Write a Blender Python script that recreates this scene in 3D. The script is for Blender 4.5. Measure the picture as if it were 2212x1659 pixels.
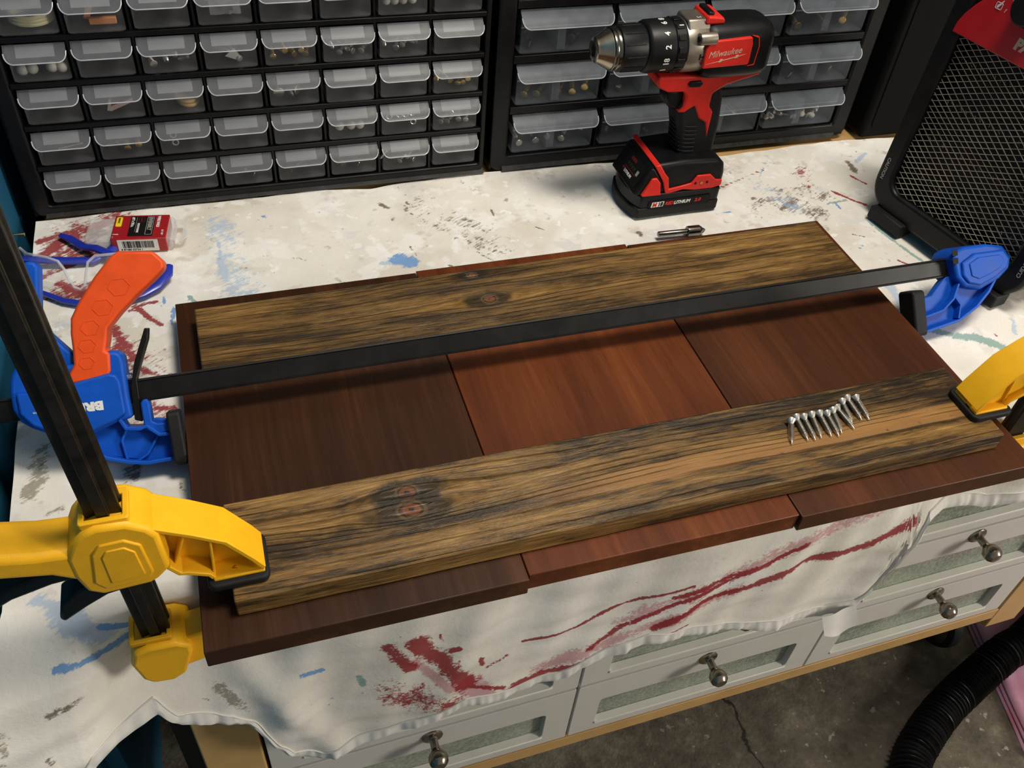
import bpy, bmesh, math, random
import numpy as np
from mathutils import Vector, Matrix, noise as mnoise

for o in list(bpy.data.objects):
    bpy.data.objects.remove(o, do_unlink=True)
S = bpy.context.scene
COL = S.collection
random.seed(7)

# ------------------------------------------------------------------ camera, world, lights, exposure
FPX = 1980.5
AX = Vector((0.95256721, -0.15932864, 0.25928767))
AY = Vector((-0.29555549, -0.68742807, 0.66339249))
AZ = Vector((0.0725442, -0.70855983, -0.7019119))
cam_d = bpy.data.cameras.new('camera')
cam_d.sensor_fit = 'HORIZONTAL'
cam_d.sensor_width = 36.0
cam_d.lens = 36.0 * FPX / 2212.0
cam_d.clip_start = 0.02
cam = bpy.data.objects.new('camera', cam_d)
COL.objects.link(cam)
R = Matrix(((AX[0], -AX[1], -AX[2]), (AY[0], -AY[1], -AY[2]), (AZ[0], -AZ[1], -AZ[2])))
cam.matrix_world = Matrix.Translation((0, 0, 0.611)) @ R.to_4x4()
S.camera = cam

world = bpy.data.worlds.new('room_ambient')
S.world = world
world.use_nodes = True
world.node_tree.nodes['Background'].inputs[0].default_value = (1.0, 0.91, 0.80, 1)
world.node_tree.nodes['Background'].inputs[1].default_value = 0.30

def area_light(name, loc, target, size, power, color, sizey=None):
    d = bpy.data.lights.new(name, 'AREA')
    d.energy = power
    d.color = color
    d.shape = 'RECTANGLE'
    d.size = size
    d.size_y = sizey or size
    o = bpy.data.objects.new(name, d)
    o.location = loc
    o.rotation_euler = (Vector(target) - Vector(loc)).to_track_quat('-Z', 'Y').to_euler()
    COL.objects.link(o)
    return o
area_light('ceiling_lamp', (0.62, 0.40, 1.85), (0.35, 0.60, 0.0), 0.36, 29.0, (1.0, 0.925, 0.81), 0.6)
area_light('doorway_lamp', (2.95, -1.35, 0.95), (0.4, 0.45, -0.15), 0.6, 58.0, (1.0, 0.93, 0.82), 0.9)

S.view_settings.view_transform = 'Standard'
S.view_settings.look = 'None'
S.view_settings.gamma = 1.0
S.view_settings.use_curve_mapping = False
S.view_settings.exposure = 0.0
try:
    S.cycles.max_bounces = 4
    S.cycles.diffuse_bounces = 2
    S.cycles.glossy_bounces = 2
    S.cycles.transparent_max_bounces = 10
    S.cycles.caustics_reflective = False
    S.cycles.caustics_refractive = False
except Exception:
    pass

# ------------------------------------------------------------------ shader helpers
class G:
    def __init__(self, name):
        self.m = bpy.data.materials.new(name)
        self.m.use_nodes = True
        self.t = self.m.node_tree
        self.n = self.t.nodes
        self.b = self.n['Principled BSDF']
        self.out = self.n['Material Output']
        self._co = None
    def link(self, a, b):
        self.t.links.new(a, b)
    def setin(self, sock, v):
        if isinstance(v, bpy.types.NodeSocket):
            self.link(v, sock)
        elif isinstance(v, (tuple, list)) and len(v) == 3 and sock.type == 'RGBA':
            sock.default_value = (*v, 1)
        else:
            sock.default_value = v
    def co(self):
        if self._co is None:
            self._co = self.n.new('ShaderNodeTexCoord').outputs['Object']
        return self._co
    def m_(self, op, a, b=0.0, c=0.0, clamp=False):
        nd = self.n.new('ShaderNodeMath')
        nd.operation = op
        nd.use_clamp = clamp
        self.setin(nd.inputs[0], a); self.setin(nd.inputs[1], b); self.setin(nd.inputs[2], c)
        return nd.outputs[0]
    def add(self, a, b): return self.m_('ADD', a, b)
    def sub(self, a, b): return self.m_('SUBTRACT', a, b)
    def mul(self, a, b): return self.m_('MULTIPLY', a, b)
    def sep(self, v):
        nd = self.n.new('ShaderNodeSeparateXYZ'); self.setin(nd.inputs[0], v)
        return nd.outputs[0], nd.outputs[1], nd.outputs[2]
    def comb(self, x, y, z=0.0):
        nd = self.n.new('ShaderNodeCombineXYZ')
        self.setin(nd.inputs[0], x); self.setin(nd.inputs[1], y); self.setin(nd.inputs[2], z)
        return nd.outputs[0]
    def noise(self, v, scale, detail=3.0, rough=0.5, dist=0.0):
        nd = self.n.new('ShaderNodeTexNoise')
        self.setin(nd.inputs['Vector'], v)
        nd.inputs['Scale'].default_value = scale
        nd.inputs['Detail'].default_value = detail
        nd.inputs['Roughness'].default_value = rough
        nd.inputs['Distortion'].default_value = dist
        return nd.outputs[0]
    def voro(self, v, scale):
        nd = self.n.new('ShaderNodeTexVoronoi')
        self.setin(nd.inputs['Vector'], v); nd.inputs['Scale'].default_value = scale
        return nd.outputs['Distance']
    def ramp(self, f, stops):
        nd = self.n.new('ShaderNodeValToRGB')
        e = nd.color_ramp.elements
        e[0].position, e[1].position = stops[0][0], stops[-1][0]
        e[0].color = (*stops[0][1], 1); e[1].color = (*stops[-1][1], 1)
        for p, c in stops[1:-1]:
            x = e.new(p); x.color = (*c, 1)
        self.setin(nd.inputs[0], f)
        return nd.outputs[0]
    def step(self, f, lo, hi):
        nd = self.n.new('ShaderNodeMapRange')
        nd.interpolation_type = 'SMOOTHSTEP'
        self.setin(nd.inputs[0], f)
        nd.inputs[1].default_value = lo; nd.inputs[2].default_value = hi
        return nd.outputs[0]
    def mix(self, f, a, b, blend='MIX'):
        nd = self.n.new('ShaderNodeMix')
        nd.data_type = 'RGBA'; nd.blend_type = blend
        self.setin(nd.inputs[0], f); self.setin(nd.inputs[6], a); self.setin(nd.inputs[7], b)
        return nd.outputs[2]
    def attr(self, name):
        nd = self.n.new('ShaderNodeAttribute'); nd.attribute_name = name
        return nd.outputs['Fac']
    def bump(self, h, strength=0.3, dist=0.001):
        nd = self.n.new('ShaderNodeBump')
        nd.inputs['Strength'].default_value = strength
        nd.inputs['Distance'].default_value = dist
        self.setin(nd.inputs['Height'], h)
        self.link(nd.outputs[0], self.b.inputs['Normal'])
    def set(self, **kw):
        for k, v in kw.items():
            self.setin(self.b.inputs[k.replace('_', ' ')], v)
        return self.m

def srgb(r, g, b):
    f = lambda c: (c / 255 / 12.92) if c / 255 <= 0.04045 else ((c / 255 + 0.055) / 1.055) ** 2.4
    return (f(r), f(g), f(b))

def plain(name, col, rough=0.5, metal=0.0, var=0.12, scale=60.0, bump=0.0, bscale=900.0, spec=0.5):
    g = G(name)
    n = g.noise(g.co(), scale, 2.0, 0.6)
    lo = tuple(c * (1 - var) for c in col); hi = tuple(min(1, c * (1 + var)) for c in col)
    g.set(Base_Color=g.ramp(n, [(0.3, lo), (0.7, hi)]), Metallic=metal,
          Roughness=g.m_('MULTIPLY_ADD', n, 0.16, rough - 0.08))
    g.b.inputs['Specular IOR Level'].default_value = spec
    if bump >= 0.15:
        g.bump(g.noise(g.co(), bscale, 0.0), bump, 0.0004)
    return g.m

def see_through(name, col, cover, rough=0.25, glossy=0.5):
    """plastic film: part of the light goes straight through, the rest meets a tinted glossy plastic"""
    g = G(name)
    n = g.noise(g.co(), 45.0, 1.0)
    g.set(Base_Color=g.ramp(n, [(0.3, tuple(c * 0.9 for c in col)), (0.7, tuple(min(1, c * 1.1) for c in col))]), Roughness=rough)
    g.b.inputs['Specular IOR Level'].default_value = glossy
    tr = g.n.new('ShaderNodeBsdfTransparent')
    mx = g.n.new('ShaderNodeMixShader')
    g.setin(mx.inputs[0], g.m_('MULTIPLY_ADD', n, 0.12, cover - 0.06))
    g.link(tr.outputs[0], mx.inputs[1]); g.link(g.b.outputs[0], mx.inputs[2])
    g.link(mx.outputs[0], g.out.inputs[0])
    return g.m

M = {}
M['black_plastic'] = plain('black_plastic', (0.0045, 0.0045, 0.005), 0.42, var=0.3, bump=0.0, bscale=1500, spec=0.28)
M['black_rubber'] = plain('black_rubber', (0.010, 0.010, 0.011), 0.62, var=0.25, bump=0.0, spec=0.28)
M['cabinet_black'] = plain('cabinet_black', (0.0042, 0.0042, 0.0048), 0.38, var=0.3, bump=0.0, bscale=1100, spec=0.28)
M['dusty_black'] = plain('dusty_black', (0.022, 0.021, 0.020), 0.55, var=0.5, scale=120, bump=0.4, spec=0.28)
M['black_metal'] = plain('black_metal', (0.0055, 0.005, 0.0048), 0.40, var=0.35, scale=40, bump=0.12, spec=0.28)
M['worn_black_metal'] = plain('worn_black_metal', (0.014, 0.011, 0.008), 0.45, var=0.6, scale=70, bump=0.0, spec=0.28)
M['case_black'] = plain('case_black', (0.003, 0.003, 0.003), 0.6, spec=0.08)
M['blue'] = plain('blue_nylon', srgb(14, 80, 184), 0.48, var=0.10, bump=0.12, spec=0.2)
M['navy'] = plain('navy_temple', srgb(36, 52, 165), 0.25, var=0.06)
M['orange'] = plain('orange_nylon', srgb(226, 78, 22), 0.5, var=0.08, bump=0.15, spec=0.35)
M['orange_line'] = plain('orange_engraving', srgb(190, 58, 14), 0.5)
M['yellow'] = plain('yellow_nylon', srgb(250, 186, 30), 0.42, var=0.05, bump=0.18, bscale=1400, spec=0.35)
M['red'] = plain('red_plastic', srgb(222, 44, 34), 0.42, var=0.08, bump=0.1, spec=0.35)
M['red_heater'] = plain('red_enamel', srgb(190, 20, 34), 0.35, var=0.06)
M['dark_red'] = plain('dark_red_ink', srgb(110, 22, 26), 0.5)
M['white_ink'] = plain('white_ink', srgb(225, 225, 220), 0.5, var=0.03)
M['grey_ink'] = plain('grey_ink', srgb(150, 150, 145), 0.5, var=0.03)
M['silver_ink'] = plain('silver_ink', srgb(205, 185, 165), 0.5, var=0.05)
M['black_ink'] = plain('black_ink', (0.006, 0.006, 0.006), 0.6, spec=0.2)
M['gear_metal'] = plain('cast_metal', srgb(158, 150, 138), 0.38, metal=0.85, var=0.12)
M['chrome'] = plain('chrome', srgb(170, 160, 142), 0.24, metal=1.0, var=0.1)
M['steel'] = plain('zinc_steel', srgb(206, 203, 196), 0.36, metal=1.0, var=0.12)
M['dark_steel'] = plain('dark_steel', srgb(120, 118, 112), 0.22, metal=1.0, var=0.2)
M['nickel'] = plain('brushed_nickel', srgb(150, 142, 128), 0.25, metal=1.0, var=0.15)
M['brass'] = plain('brass', srgb(190, 160, 95), 0.3, metal=1.0, var=0.1)
M['wire'] = plain('galvanised_wire', srgb(176, 170, 156), 0.4, metal=0.8, var=0.2)
M['card_red'] = plain('red_card', srgb(158, 26, 32), 0.4, var=0.05)
M['paper'] = plain('label_paper', srgb(222, 218, 210), 0.6, var=0.03)
M['yellow_ink'] = plain('yellow_ink', srgb(236, 214, 40), 0.5, var=0.03)
M['beech'] = plain('beech', srgb(196, 158, 102), 0.5, var=0.08, scale=20)
M['grey_paint'] = plain('grey_drawer_paint', srgb(206, 204, 198), 0.45, var=0.02)
M['white_edge'] = plain('white_edge', srgb(232, 230, 220), 0.4, var=0.03)
M['card_white'] = plain('card_white', srgb(128, 130, 134), 0.6, var=0.04)
M['grey_slip'] = plain('grey_slip', srgb(200, 200, 196), 0.6)
M['orange_foam'] = plain('orange_wood', srgb(196, 122, 66), 0.6)
M['tan'] = plain('tan_wood', srgb(190, 158, 104), 0.6)
M['ivory'] = plain('ivory_cord', srgb(208, 200, 160), 0.6)
M['pink_strip'] = plain('pink_strip', srgb(190, 164, 160), 0.6)
M['pale_ball'] = plain('pale_rubber', srgb(170, 165, 158), 0.5)
M['drawer'] = see_through('smoky_drawer_plastic', (0.34, 0.34, 0.345), 0.16, 0.30, 0.4)
M['lip'] = see_through('milky_lip_plastic', (0.27, 0.285, 0.315), 0.34, 0.30, 0.35)
M['lip_edge'] = see_through('milky_lip_edge', (0.62, 0.64, 0.68), 0.75, 0.25, 0.5)
M['big_drawer'] = see_through('clear_drawer_plastic', (0.34, 0.38, 0.42), 0.15, 0.28, 0.4)
M['big_lip'] = see_through('milky_big_lip', (0.27, 0.30, 0.345), 0.36, 0.30, 0.35)
M['clamshell'] = see_through('clamshell_plastic', (0.80, 0.80, 0.80), 0.34, 0.12, 0.9)
M['lens'] = see_through('clear_lens', (0.8, 0.8, 0.85), 0.10, 0.05, 1.0)
M['lens_rim'] = see_through('lens_rim', (0.75, 0.75, 0.82), 0.45, 0.08, 1.0)

def glass_pane():
    g = G('frosted_drawer_glass')
    x, y, z = g.sep(g.co())
    wv = g.voro(g.comb(g.mul(x, 1.0), y, g.mul(z, 1.0)), 230.0)
    n = g.noise(g.co(), 9.0, 3.0)
    g.set(Base_Color=g.ramp(g.add(g.mul(n, 0.8), g.mul(wv, 0.35)), [(0.3, srgb(84, 92, 82)), (0.6, srgb(138, 146, 132)), (0.9, srgb(170, 174, 160))]), Roughness=0.22)
    g.bump(wv, 0.35, 0.001)
    return g.m
M['pane'] = glass_pane()

def blue_wall():
    g = G('blue_wall_paint')
    n = g.noise(g.co(), 5.0, 4.0)
    f = g.noise(g.co(), 120.0, 3.0)
    g.set(Base_Color=g.mix(g.mul(f, 0.25), g.ramp(n, [(0.3, srgb(22, 86, 118)), (0.7, srgb(32, 104, 138))]), srgb(18, 68, 96)), Roughness=0.55)
    g.bump(f, 0.15, 0.001)
    return g.m
M['blue_wall'] = blue_wall()

def concrete():
    g = G('stained_concrete')
    a = g.noise(g.co(), 4.0, 6.0, 0.65)
    b = g.noise(g.co(), 38.0, 5.0, 0.7)
    c = g.noise(g.co(), 160.0, 3.0)
    base = g.ramp(g.add(g.mul(a, 0.6), g.mul(b, 0.4)), [(0.36, srgb(64, 58, 48)), (0.5, srgb(100, 92, 78)), (0.62, srgb(138, 131, 114))])
    rust = g.step(g.noise(g.co(), 7.0, 4.0), 0.62, 0.72)
    col = g.mix(g.mul(rust, 0.5), base, srgb(96, 66, 40))
    pale = g.step(g.noise(g.co(), 70.0, 3.0), 0.66, 0.72)
    col = g.mix(g.mul(pale, 0.45), col, srgb(190, 186, 172))
    x, y, z = g.sep(g.co())
    crack = g.m_('ABSOLUTE', g.add(g.sub(x, 0.62), g.mul(g.sub(g.noise(g.co(), 14.0, 4.0), 0.5), 0.09)))
    col = g.mix(g.step(crack, 0.004, 0.0015), col, srgb(38, 32, 26))
    g.set(Base_Color=col, Roughness=0.75)
    g.bump(g.add(b, g.mul(c, 0.5)), 0.4, 0.004)
    return g.m
M['concrete'] = concrete()

def walnut(name, off, lo, mid, hi, rough=0.30):
    """stained boards: grain runs along local y"""
    g = G(name)
    x, y, z = g.sep(g.co())
    x = g.add(x, off); y = g.add(y, off * 1.7)
    wob = g.mul(g.sub(g.noise(g.comb(g.mul(x, 3.0), g.mul(y, 1.5)), 1.0, 3.0), 0.5), 0.05)
    xx = g.add(x, wob)
    band = g.noise(g.comb(g.mul(xx, 20.0), g.mul(y, 1.1), g.mul(z, 20.0)), 1.0, 4.0, 0.62)
    fine = g.noise(g.comb(g.mul(xx, 170.0), g.mul(y, 7.0), g.mul(z, 170.0)), 1.0, 4.0, 0.6)
    pore = g.noise(g.comb(g.mul(xx, 900.0), g.mul(y, 45.0), g.mul(z, 500.0)), 1.0, 2.0)
    f = g.add(g.mul(band, 0.78), g.mul(fine, 0.22))
    col = g.ramp(f, [(0.26, lo), (0.5, mid), (0.78, hi)])
    col = g.mix(g.mul(g.step(pore, 0.60, 0.75), 0.35), col, tuple(c * 0.35 for c in lo))
    g.set(Base_Color=col, Roughness=g.m_('MULTIPLY_ADD', fine, 0.2, rough))
    g.b.inputs['Specular IOR Level'].default_value = 0.32
    g.bump(g.add(pore, fine), 0.10, 0.0006)
    return g.m
M['walnut1'] = walnut('walnut_dark', 0.31, srgb(36, 18, 8), srgb(58, 31, 14), srgb(104, 62, 32))
M['walnut2'] = walnut('walnut_red', 1.73, srgb(66, 28, 10), srgb(102, 50, 20), srgb(144, 82, 38), 0.32)
M['walnut3'] = walnut('walnut_even', 3.19, srgb(52, 26, 11), srgb(74, 38, 16), srgb(104, 56, 26), 0.34)

def pine(name, off, knots, streaks=0.5, bright=None):
    """dark-stained pine: grain runs along local x and flows round the knots (kx, ky, r)"""
    g = G(name)
    x, y, z = g.sep(g.co())
    psi = g.add(y, g.mul(z, 1.0))
    for kx, ky, r in knots:
        dx = g.mul(g.sub(x, kx), 0.22); dy = g.sub(y, ky)
        den = g.add(g.add(g.mul(dx, dx), g.mul(dy, dy)), (r * 0.75) ** 2)
        psi = g.sub(psi, g.m_('DIVIDE', g.mul(dy, r * r * 1.5), den))
    psi = g.add(psi, g.mul(g.sub(g.noise(g.comb(g.mul(x, 3.2), g.mul(y, 7.0), off), 1.0, 3.0), 0.5), 0.022))
    psi = g.add(psi, g.mul(g.sub(g.noise(g.comb(g.mul(x, 22.0), g.mul(y, 60.0), off), 1.0, 2.0), 0.5), 0.0011))
    # growth rings: thin dark late-wood lines at uneven spacing
    ph = g.add(g.mul(psi, 1.0), g.mul(g.noise(g.comb(g.mul(x, 0.4), g.mul(psi, 26.0), off + 1), 1.0, 1.0), 0.030))
    saw = g.m_('FRACT', g.mul(ph, 165.0))
    line = g.mul(g.step(saw, 0.66, 0.90), g.step(saw, 0.99, 0.93))
    brk = g.noise(g.comb(g.mul(x, 6.0), g.mul(psi, 120.0), off + 2), 1.0, 3.0)
    line = g.mul(line, g.step(brk, 0.40, 0.54))
    fib = g.noise(g.comb(g.mul(x, 34.0), g.mul(psi, 900.0), off + 5), 1.0, 3.0, 0.7)
    tone = g.noise(g.comb(g.mul(x, 2.4), g.mul(psi, 46.0), off + 7), 1.0, 3.0, 0.5)
    blot = g.noise(g.comb(g.mul(x, 15.0), g.mul(psi, 85.0), off + 9), 1.0, 5.0, 0.72)
    f = g.add(g.add(g.mul(tone, 0.40), g.mul(fib, 0.32)), g.mul(blot, 0.28))
    col = g.ramp(f, [(0.38, srgb(50, 36, 18)), (0.46, srgb(84, 61, 29)), (0.54, srgb(120, 89, 45)), (0.64, srgb(172, 134, 76))])
    dk = g.step(g.add(g.mul(blot, 0.66), g.mul(tone, 0.34)), 0.51, 0.44)
    dk = g.mul(dk, g.m_('MULTIPLY_ADD', fib, 1.3, 0.15))
    col = g.mix(g.mul(dk, streaks), col, srgb(28, 23, 15))
    if bright:
        cy, wd, cc = bright
        dd = g.m_('ABSOLUTE', g.sub(psi, g.add(cy, g.mul(g.sub(g.noise(g.comb(g.mul(x, 5.0), 0.0, off), 1.0, 3.0), 0.5), 0.010))))
        band = g.mul(g.step(dd, wd, wd * 0.6), g.step(x, -0.14, 0.0))
        col = g.mix(g.mul(band, 0.75), col, g.mix(g.noise(g.comb(g.mul(x, 9.0), g.mul(y, 30.0), off), 1.0, 3.0), cc, srgb(176, 136, 78)))
        pit = g.step(g.noise(g.comb(g.mul(x, 60.0), g.mul(y, 110.0), off), 1.0, 2.0), 0.68, 0.74)
        col = g.mix(g.mul(pit, g.mul(band, 0.8)), col, srgb(64, 38, 22))
        top = g.mul(g.step(y, 0.017, 0.034), g.step(x, -0.12, 0.02))
        top = g.mul(top, g.step(g.noise(g.comb(g.mul(x, 26.0), g.mul(psi, 320.0), off + 4), 1.0, 4.0, 0.7), 0.62, 0.42))
        col = g.mix(g.mul(top, 0.9), col, srgb(26, 22, 15))
    col = g.mix(g.mul(line, 0.62), col, srgb(38, 27, 13))
    for kx, ky, r in knots:
        dx = g.mul(g.sub(x, kx), 0.85); dy = g.sub(y, ky)
        dd = g.m_('SQRT', g.add(g.mul(dx, dx), g.mul(dy, dy)))
        dd = g.add(dd, g.mul(g.sub(g.noise(g.co(), 140.0, 2.0), 0.5), r * 0.6))
        sx = g.mul(g.sub(x, kx), 0.42)
        hal = g.m_('SQRT', g.add(g.mul(sx, sx), g.mul(g.mul(dy, dy), 0.8)))
        hal = g.add(hal, g.mul(g.sub(g.noise(g.co(), 55.0, 3.0), 0.5), r * 1.6))
        col = g.mix(g.mul(g.step(hal, r * 2.0, r * 1.3), 0.85), col, srgb(36, 31, 22))
        col = g.mix(g.mul(g.step(dd, r * 1.3, r * 1.0), 0.6), col, srgb(112, 84, 52))
        col = g.mix(g.mul(g.step(dd, r * 0.98, r * 0.86), 0.8), col, srgb(46, 32, 20))
        col = g.mix(g.step(dd, r * 0.76, r * 0.60), col, srgb(112, 66, 40))
        col = g.mix(g.step(dd, r * 0.28, r * 0.1), col, srgb(44, 24, 18))
    g.set(Base_Color=col, Roughness=g.m_('MULTIPLY_ADD', fib, 0.25, 0.27))
    g.b.inputs['Specular IOR Level'].default_value = 0.4
    g.bump(g.add(g.add(g.mul(line, -0.9), g.mul(tone, 0.6)), g.mul(fib, 0.7)), 0.6, 0.0014)
    return g.m

def dropcloth():
    g = G('painted_canvas')
    co = g.co()
    n1 = g.noise(co, 6.0, 5.0, 0.6)
    n2 = g.noise(co, 28.0, 4.0, 0.7)
    n3 = g.noise(co, 170.0, 3.0, 0.75)
    x, y, z = g.sep(co)
    dry = g.noise(g.comb(g.mul(g.add(x, g.mul(y, 0.6)), 60.0), g.mul(g.sub(y, g.mul(x, 0.6)), 420.0), g.mul(z, 420.0)), 1.0, 3.0, 0.7)
    patch = g.attr('paint')
    sh = lambda k: g.comb(g.add(x, k), g.add(y, k * 0.7), z)
    col = g.ramp(n1, [(0.30, srgb(226, 220, 208)), (0.5, srgb(236, 231, 221)), (0.70, srgb(242, 240, 235))])
    for k, sc, lo, hi, c, st in ((1.1, 9.0, 0.50, 0.62, srgb(210, 200, 182), 0.40), (2.3, 15.0, 0.52, 0.57, srgb(246, 244, 240), 0.7), (3.7, 22.0, 0.58, 0.68, srgb(186, 174, 160), 0.42),
                                 (5.2, 11.0, 0.60, 0.64, srgb(218, 216, 216), 0.5), (6.1, 34.0, 0.64, 0.72, srgb(150, 132, 116), 0.5), (7.9, 12.0, 0.66, 0.76, srgb(176, 196, 218), 0.45), (9.4, 60.0, 0.68, 0.73, srgb(110, 92, 80), 0.6), (8.8, 40.0, 0.63, 0.66, srgb(250, 249, 246), 0.8)):
        e = g.add(g.noise(sh(k), sc, 3.0, 0.66), g.mul(g.sub(dry, 0.5), 0.10))
        col = g.mix(g.mul(g.mul(g.step(e, lo, hi), patch), st), col, c)
    for nm, c, st in (('white', srgb(248, 247, 244), 0.85), ('olive', srgb(120, 108, 78), 0.7), ('brown', srgb(100, 80, 66), 0.85),
                      ('paleblue', srgb(168, 194, 222), 0.7), ('blue', srgb(108, 156, 212), 0.9), ('teal', srgb(120, 162, 154), 0.8), ('redthin', srgb(196, 128, 138), 0.7), ('red', srgb(150, 36, 42), 0.93)):
        a = g.attr(nm)
        e = g.add(a, g.add(g.mul(g.sub(n3, 0.5), 1.0), g.add(g.mul(g.sub(n2, 0.5), 1.3), g.mul(g.sub(dry, 0.5), 1.1))))
        col = g.mix(g.mul(g.step(e, 0.40, 0.72), st), col, c)
    g.set(Base_Color=col, Roughness=0.85)
    g.b.inputs['Specular IOR Level'].default_value = 0.2
    g.bump(g.add(g.mul(n3, 0.9), g.mul(n2, 1.2)), 0.3, 0.0014)
    return g.m
M['canvas'] = dropcloth()
M['canvas_hem'] = plain('canvas_hem', srgb(228, 226, 220), 0.85, var=0.05, spec=0.2)

# ------------------------------------------------------------------ mesh helpers
class MB:
    def __init__(self):
        self.v = []; self.f = []
    def add(self, vs, fs, mat=None):
        b = len(self.v)
        for p in vs:
            p = Vector(p)
            self.v.append(tuple(mat @ p) if mat else tuple(p))
        self.f += [tuple(i + b for i in f) for f in fs]
        return self
    def box(self, x0, x1, y0, y1, z0, z1, mat=None):
        vs = [(x, y, z) for z in (z0, z1) for y in (y0, y1) for x in (x0, x1)]
        fs = [(0, 2, 3, 1), (4, 5, 7, 6), (0, 1, 5, 4), (2, 6, 7, 3), (0, 4, 6, 2), (1, 3, 7, 5)]
        return self.add(vs, fs, mat)
    def prism(self, pts, w0, w1, axis='z', mat=None, scale0=None):
        """pts 2-D outline, extruded from w0 to w1 along axis; for 'y' pts are (x, z)"""
        n = len(pts)
        area = sum(pts[i][0] * pts[(i + 1) % n][1] - pts[(i + 1) % n][0] * pts[i][1] for i in range(n))
        if area < 0: pts = pts[::-1]
        def P(p, w):
            return {'z': (p[0], p[1], w), 'y': (p[0], w, p[1]), 'x': (w, p[0], p[1])}[axis]
        vs = [P(p, w0) for p in pts] + [P(p, w1) for p in pts]
        fs = [tuple(range(n))[::-1], tuple(range(n, 2 * n))]
        fs += [(i, (i + 1) % n, n + (i + 1) % n, n + i) for i in range(n)]
        flip = (axis == 'y') != (w1 < w0)
        if flip: fs = [f[::-1] for f in fs]
        return self.add(vs, fs, mat)
    def ring(self, outer, inner, w0, w1, axis='z', mat=None):
        n = len(outer)
        def P(p, w):
            return {'z': (p[0], p[1], w), 'y': (p[0], w, p[1]), 'x': (w, p[0], p[1])}[axis]
        vs = [P(p, w0) for p in outer] + [P(p, w0) for p in inner] + [P(p, w1) for p in outer] + [P(p, w1) for p in inner]
        fs = []
        for i in range(n):
            j = (i + 1) % n
            fs += [(i, n + i, n + j, j), (2 * n + i, 2 * n + j, 3 * n + j, 3 * n + i), (i, j, 2 * n + j, 2 * n + i), (n + i, 3 * n + i, 3 * n + j, n + j)]
        if (axis == 'y') != (w1 < w0): fs = [f[::-1] for f in fs]
        return self.add(vs, fs, mat)
    def lathe(self, prof, seg=24, mat=None):
        """prof [(r, h)] revolved about local x"""
        vs = []; fs = []
        for r, h in prof:
            for k in range(seg):
                a = 2 * math.pi * k / seg
                vs.append((h, r * math.cos(a), r * math.sin(a)))
        m = len(prof)
        for i in range(m - 1):
            for k in range(seg):
                k2 = (k + 1) % seg
                fs.append((i * seg + k, (i + 1) * seg + k, (i + 1) * seg + k2, i * seg + k2))
        fs.append(tuple(range(seg)))
        fs.append(tuple((m - 1) * seg + k for k in range(seg))[::-1])
        fs = [f[::-1] for f in fs]
        return self.add(vs, fs, mat)
    def tube(self, pts, rad, seg=8, closed=False, flat=1.0, up=(0, 0, 1)):
        pts = [Vector(p) for p in pts]
        n = len(pts)
        rr = rad if isinstance(rad, (list, tuple)) else [rad] * n
        vs = []; fs = []
        side = None
        for i, p in enumerate(pts):
            a = pts[i - 1] if (i > 0 or closed) else pts[i]
            b = pts[(i + 1) % n] if (i < n - 1 or closed) else pts[i]
            t = (b - a).normalized()
            u = Vector(up)
            if abs(t.dot(u)) > 0.97: u = Vector((0, 1, 0)) if abs(t.y) < 0.9 else Vector((1, 0, 0))
            s = t.cross(u).normalized()
            if side is not None and s.dot(side) < 0: s = -s
            side = s
            w = s.cross(t).normalized()
            for k in range(seg):
                an = 2 * math.pi * (k + 0.5) / seg
                vs.append(tuple(p + s * math.cos(an) * rr[i] + w * math.sin(an) * rr[i] * flat))
        m = n if closed else n - 1
        for i in range(m):
            j = (i + 1) % n
            for k in range(seg):
                k2 = (k + 1) % seg
                fs.append((i * seg + k, i * seg + k2, j * seg + k2, j * seg + k))
        if not closed:
            fs.append(tuple(range(seg))[::-1]); fs.append(tuple((n - 1) * seg + k for k in range(seg)))
        return self.add(vs, fs)
    def build(self, name, mat, parent=None, bevel=0.0, seg=2, smooth=True, world=False, loc=None):
        vs = self.v
        if world and parent is not None:
            inv = chain(parent).inverted()
            vs = [tuple(inv @ Vector(p)) for p in vs]
        if loc is not None:
            vs = [tuple(Vector(p) - Vector(loc)) for p in vs]
        me = bpy.data.meshes.new(name)
        me.from_pydata(vs, [], self.f)
        me.materials.append(M[mat] if isinstance(mat, str) else mat)
        if smooth:
            me.shade_smooth(); me.set_sharp_from_angle(angle=math.radians(38))
        o = bpy.data.objects.new(name, me)
        COL.objects.link(o)
        if parent is not None: o.parent = parent
        if loc is not None: o.location = loc
        if bevel:
            b = o.modifiers.new('soft_edge', 'BEVEL')
            b.width = bevel; b.segments = seg; b.limit_method = 'ANGLE'; b.angle_limit = math.radians(35)
            b.harden_normals = False
        return o

def chain(o):
    m = o.matrix_basis.copy()
    while o.parent is not None:
        o = o.parent
        m = o.matrix_basis @ m
    return m

def tag(o, label, cat, group=None, kind=None):
    o['label'] = label; o['category'] = cat
    if group: o['group'] = group
    if kind: o['kind'] = kind
    return o
def struct(o):
    o['kind'] = 'structure'
    return o
def thing(name, label, cat, loc=(0, 0, 0), rot=None, group=None):
    o = bpy.data.objects.new(name, None)
    o.empty_display_size = 0.02
    COL.objects.link(o)
    mt = Matrix.Translation(loc)
    if rot is not None:
        mt = mt @ (rot.to_4x4() if isinstance(rot, Matrix) else Matrix.Rotation(rot, 4, 'Z'))
    o.matrix_basis = mt
    return tag(o, label, cat, group)
def copy_tree(o, parent=None):
    c = o.copy(); COL.objects.link(c); c.parent = parent
    for ch in list(o.children):
        copy_tree(ch, c)
    return c

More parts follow.
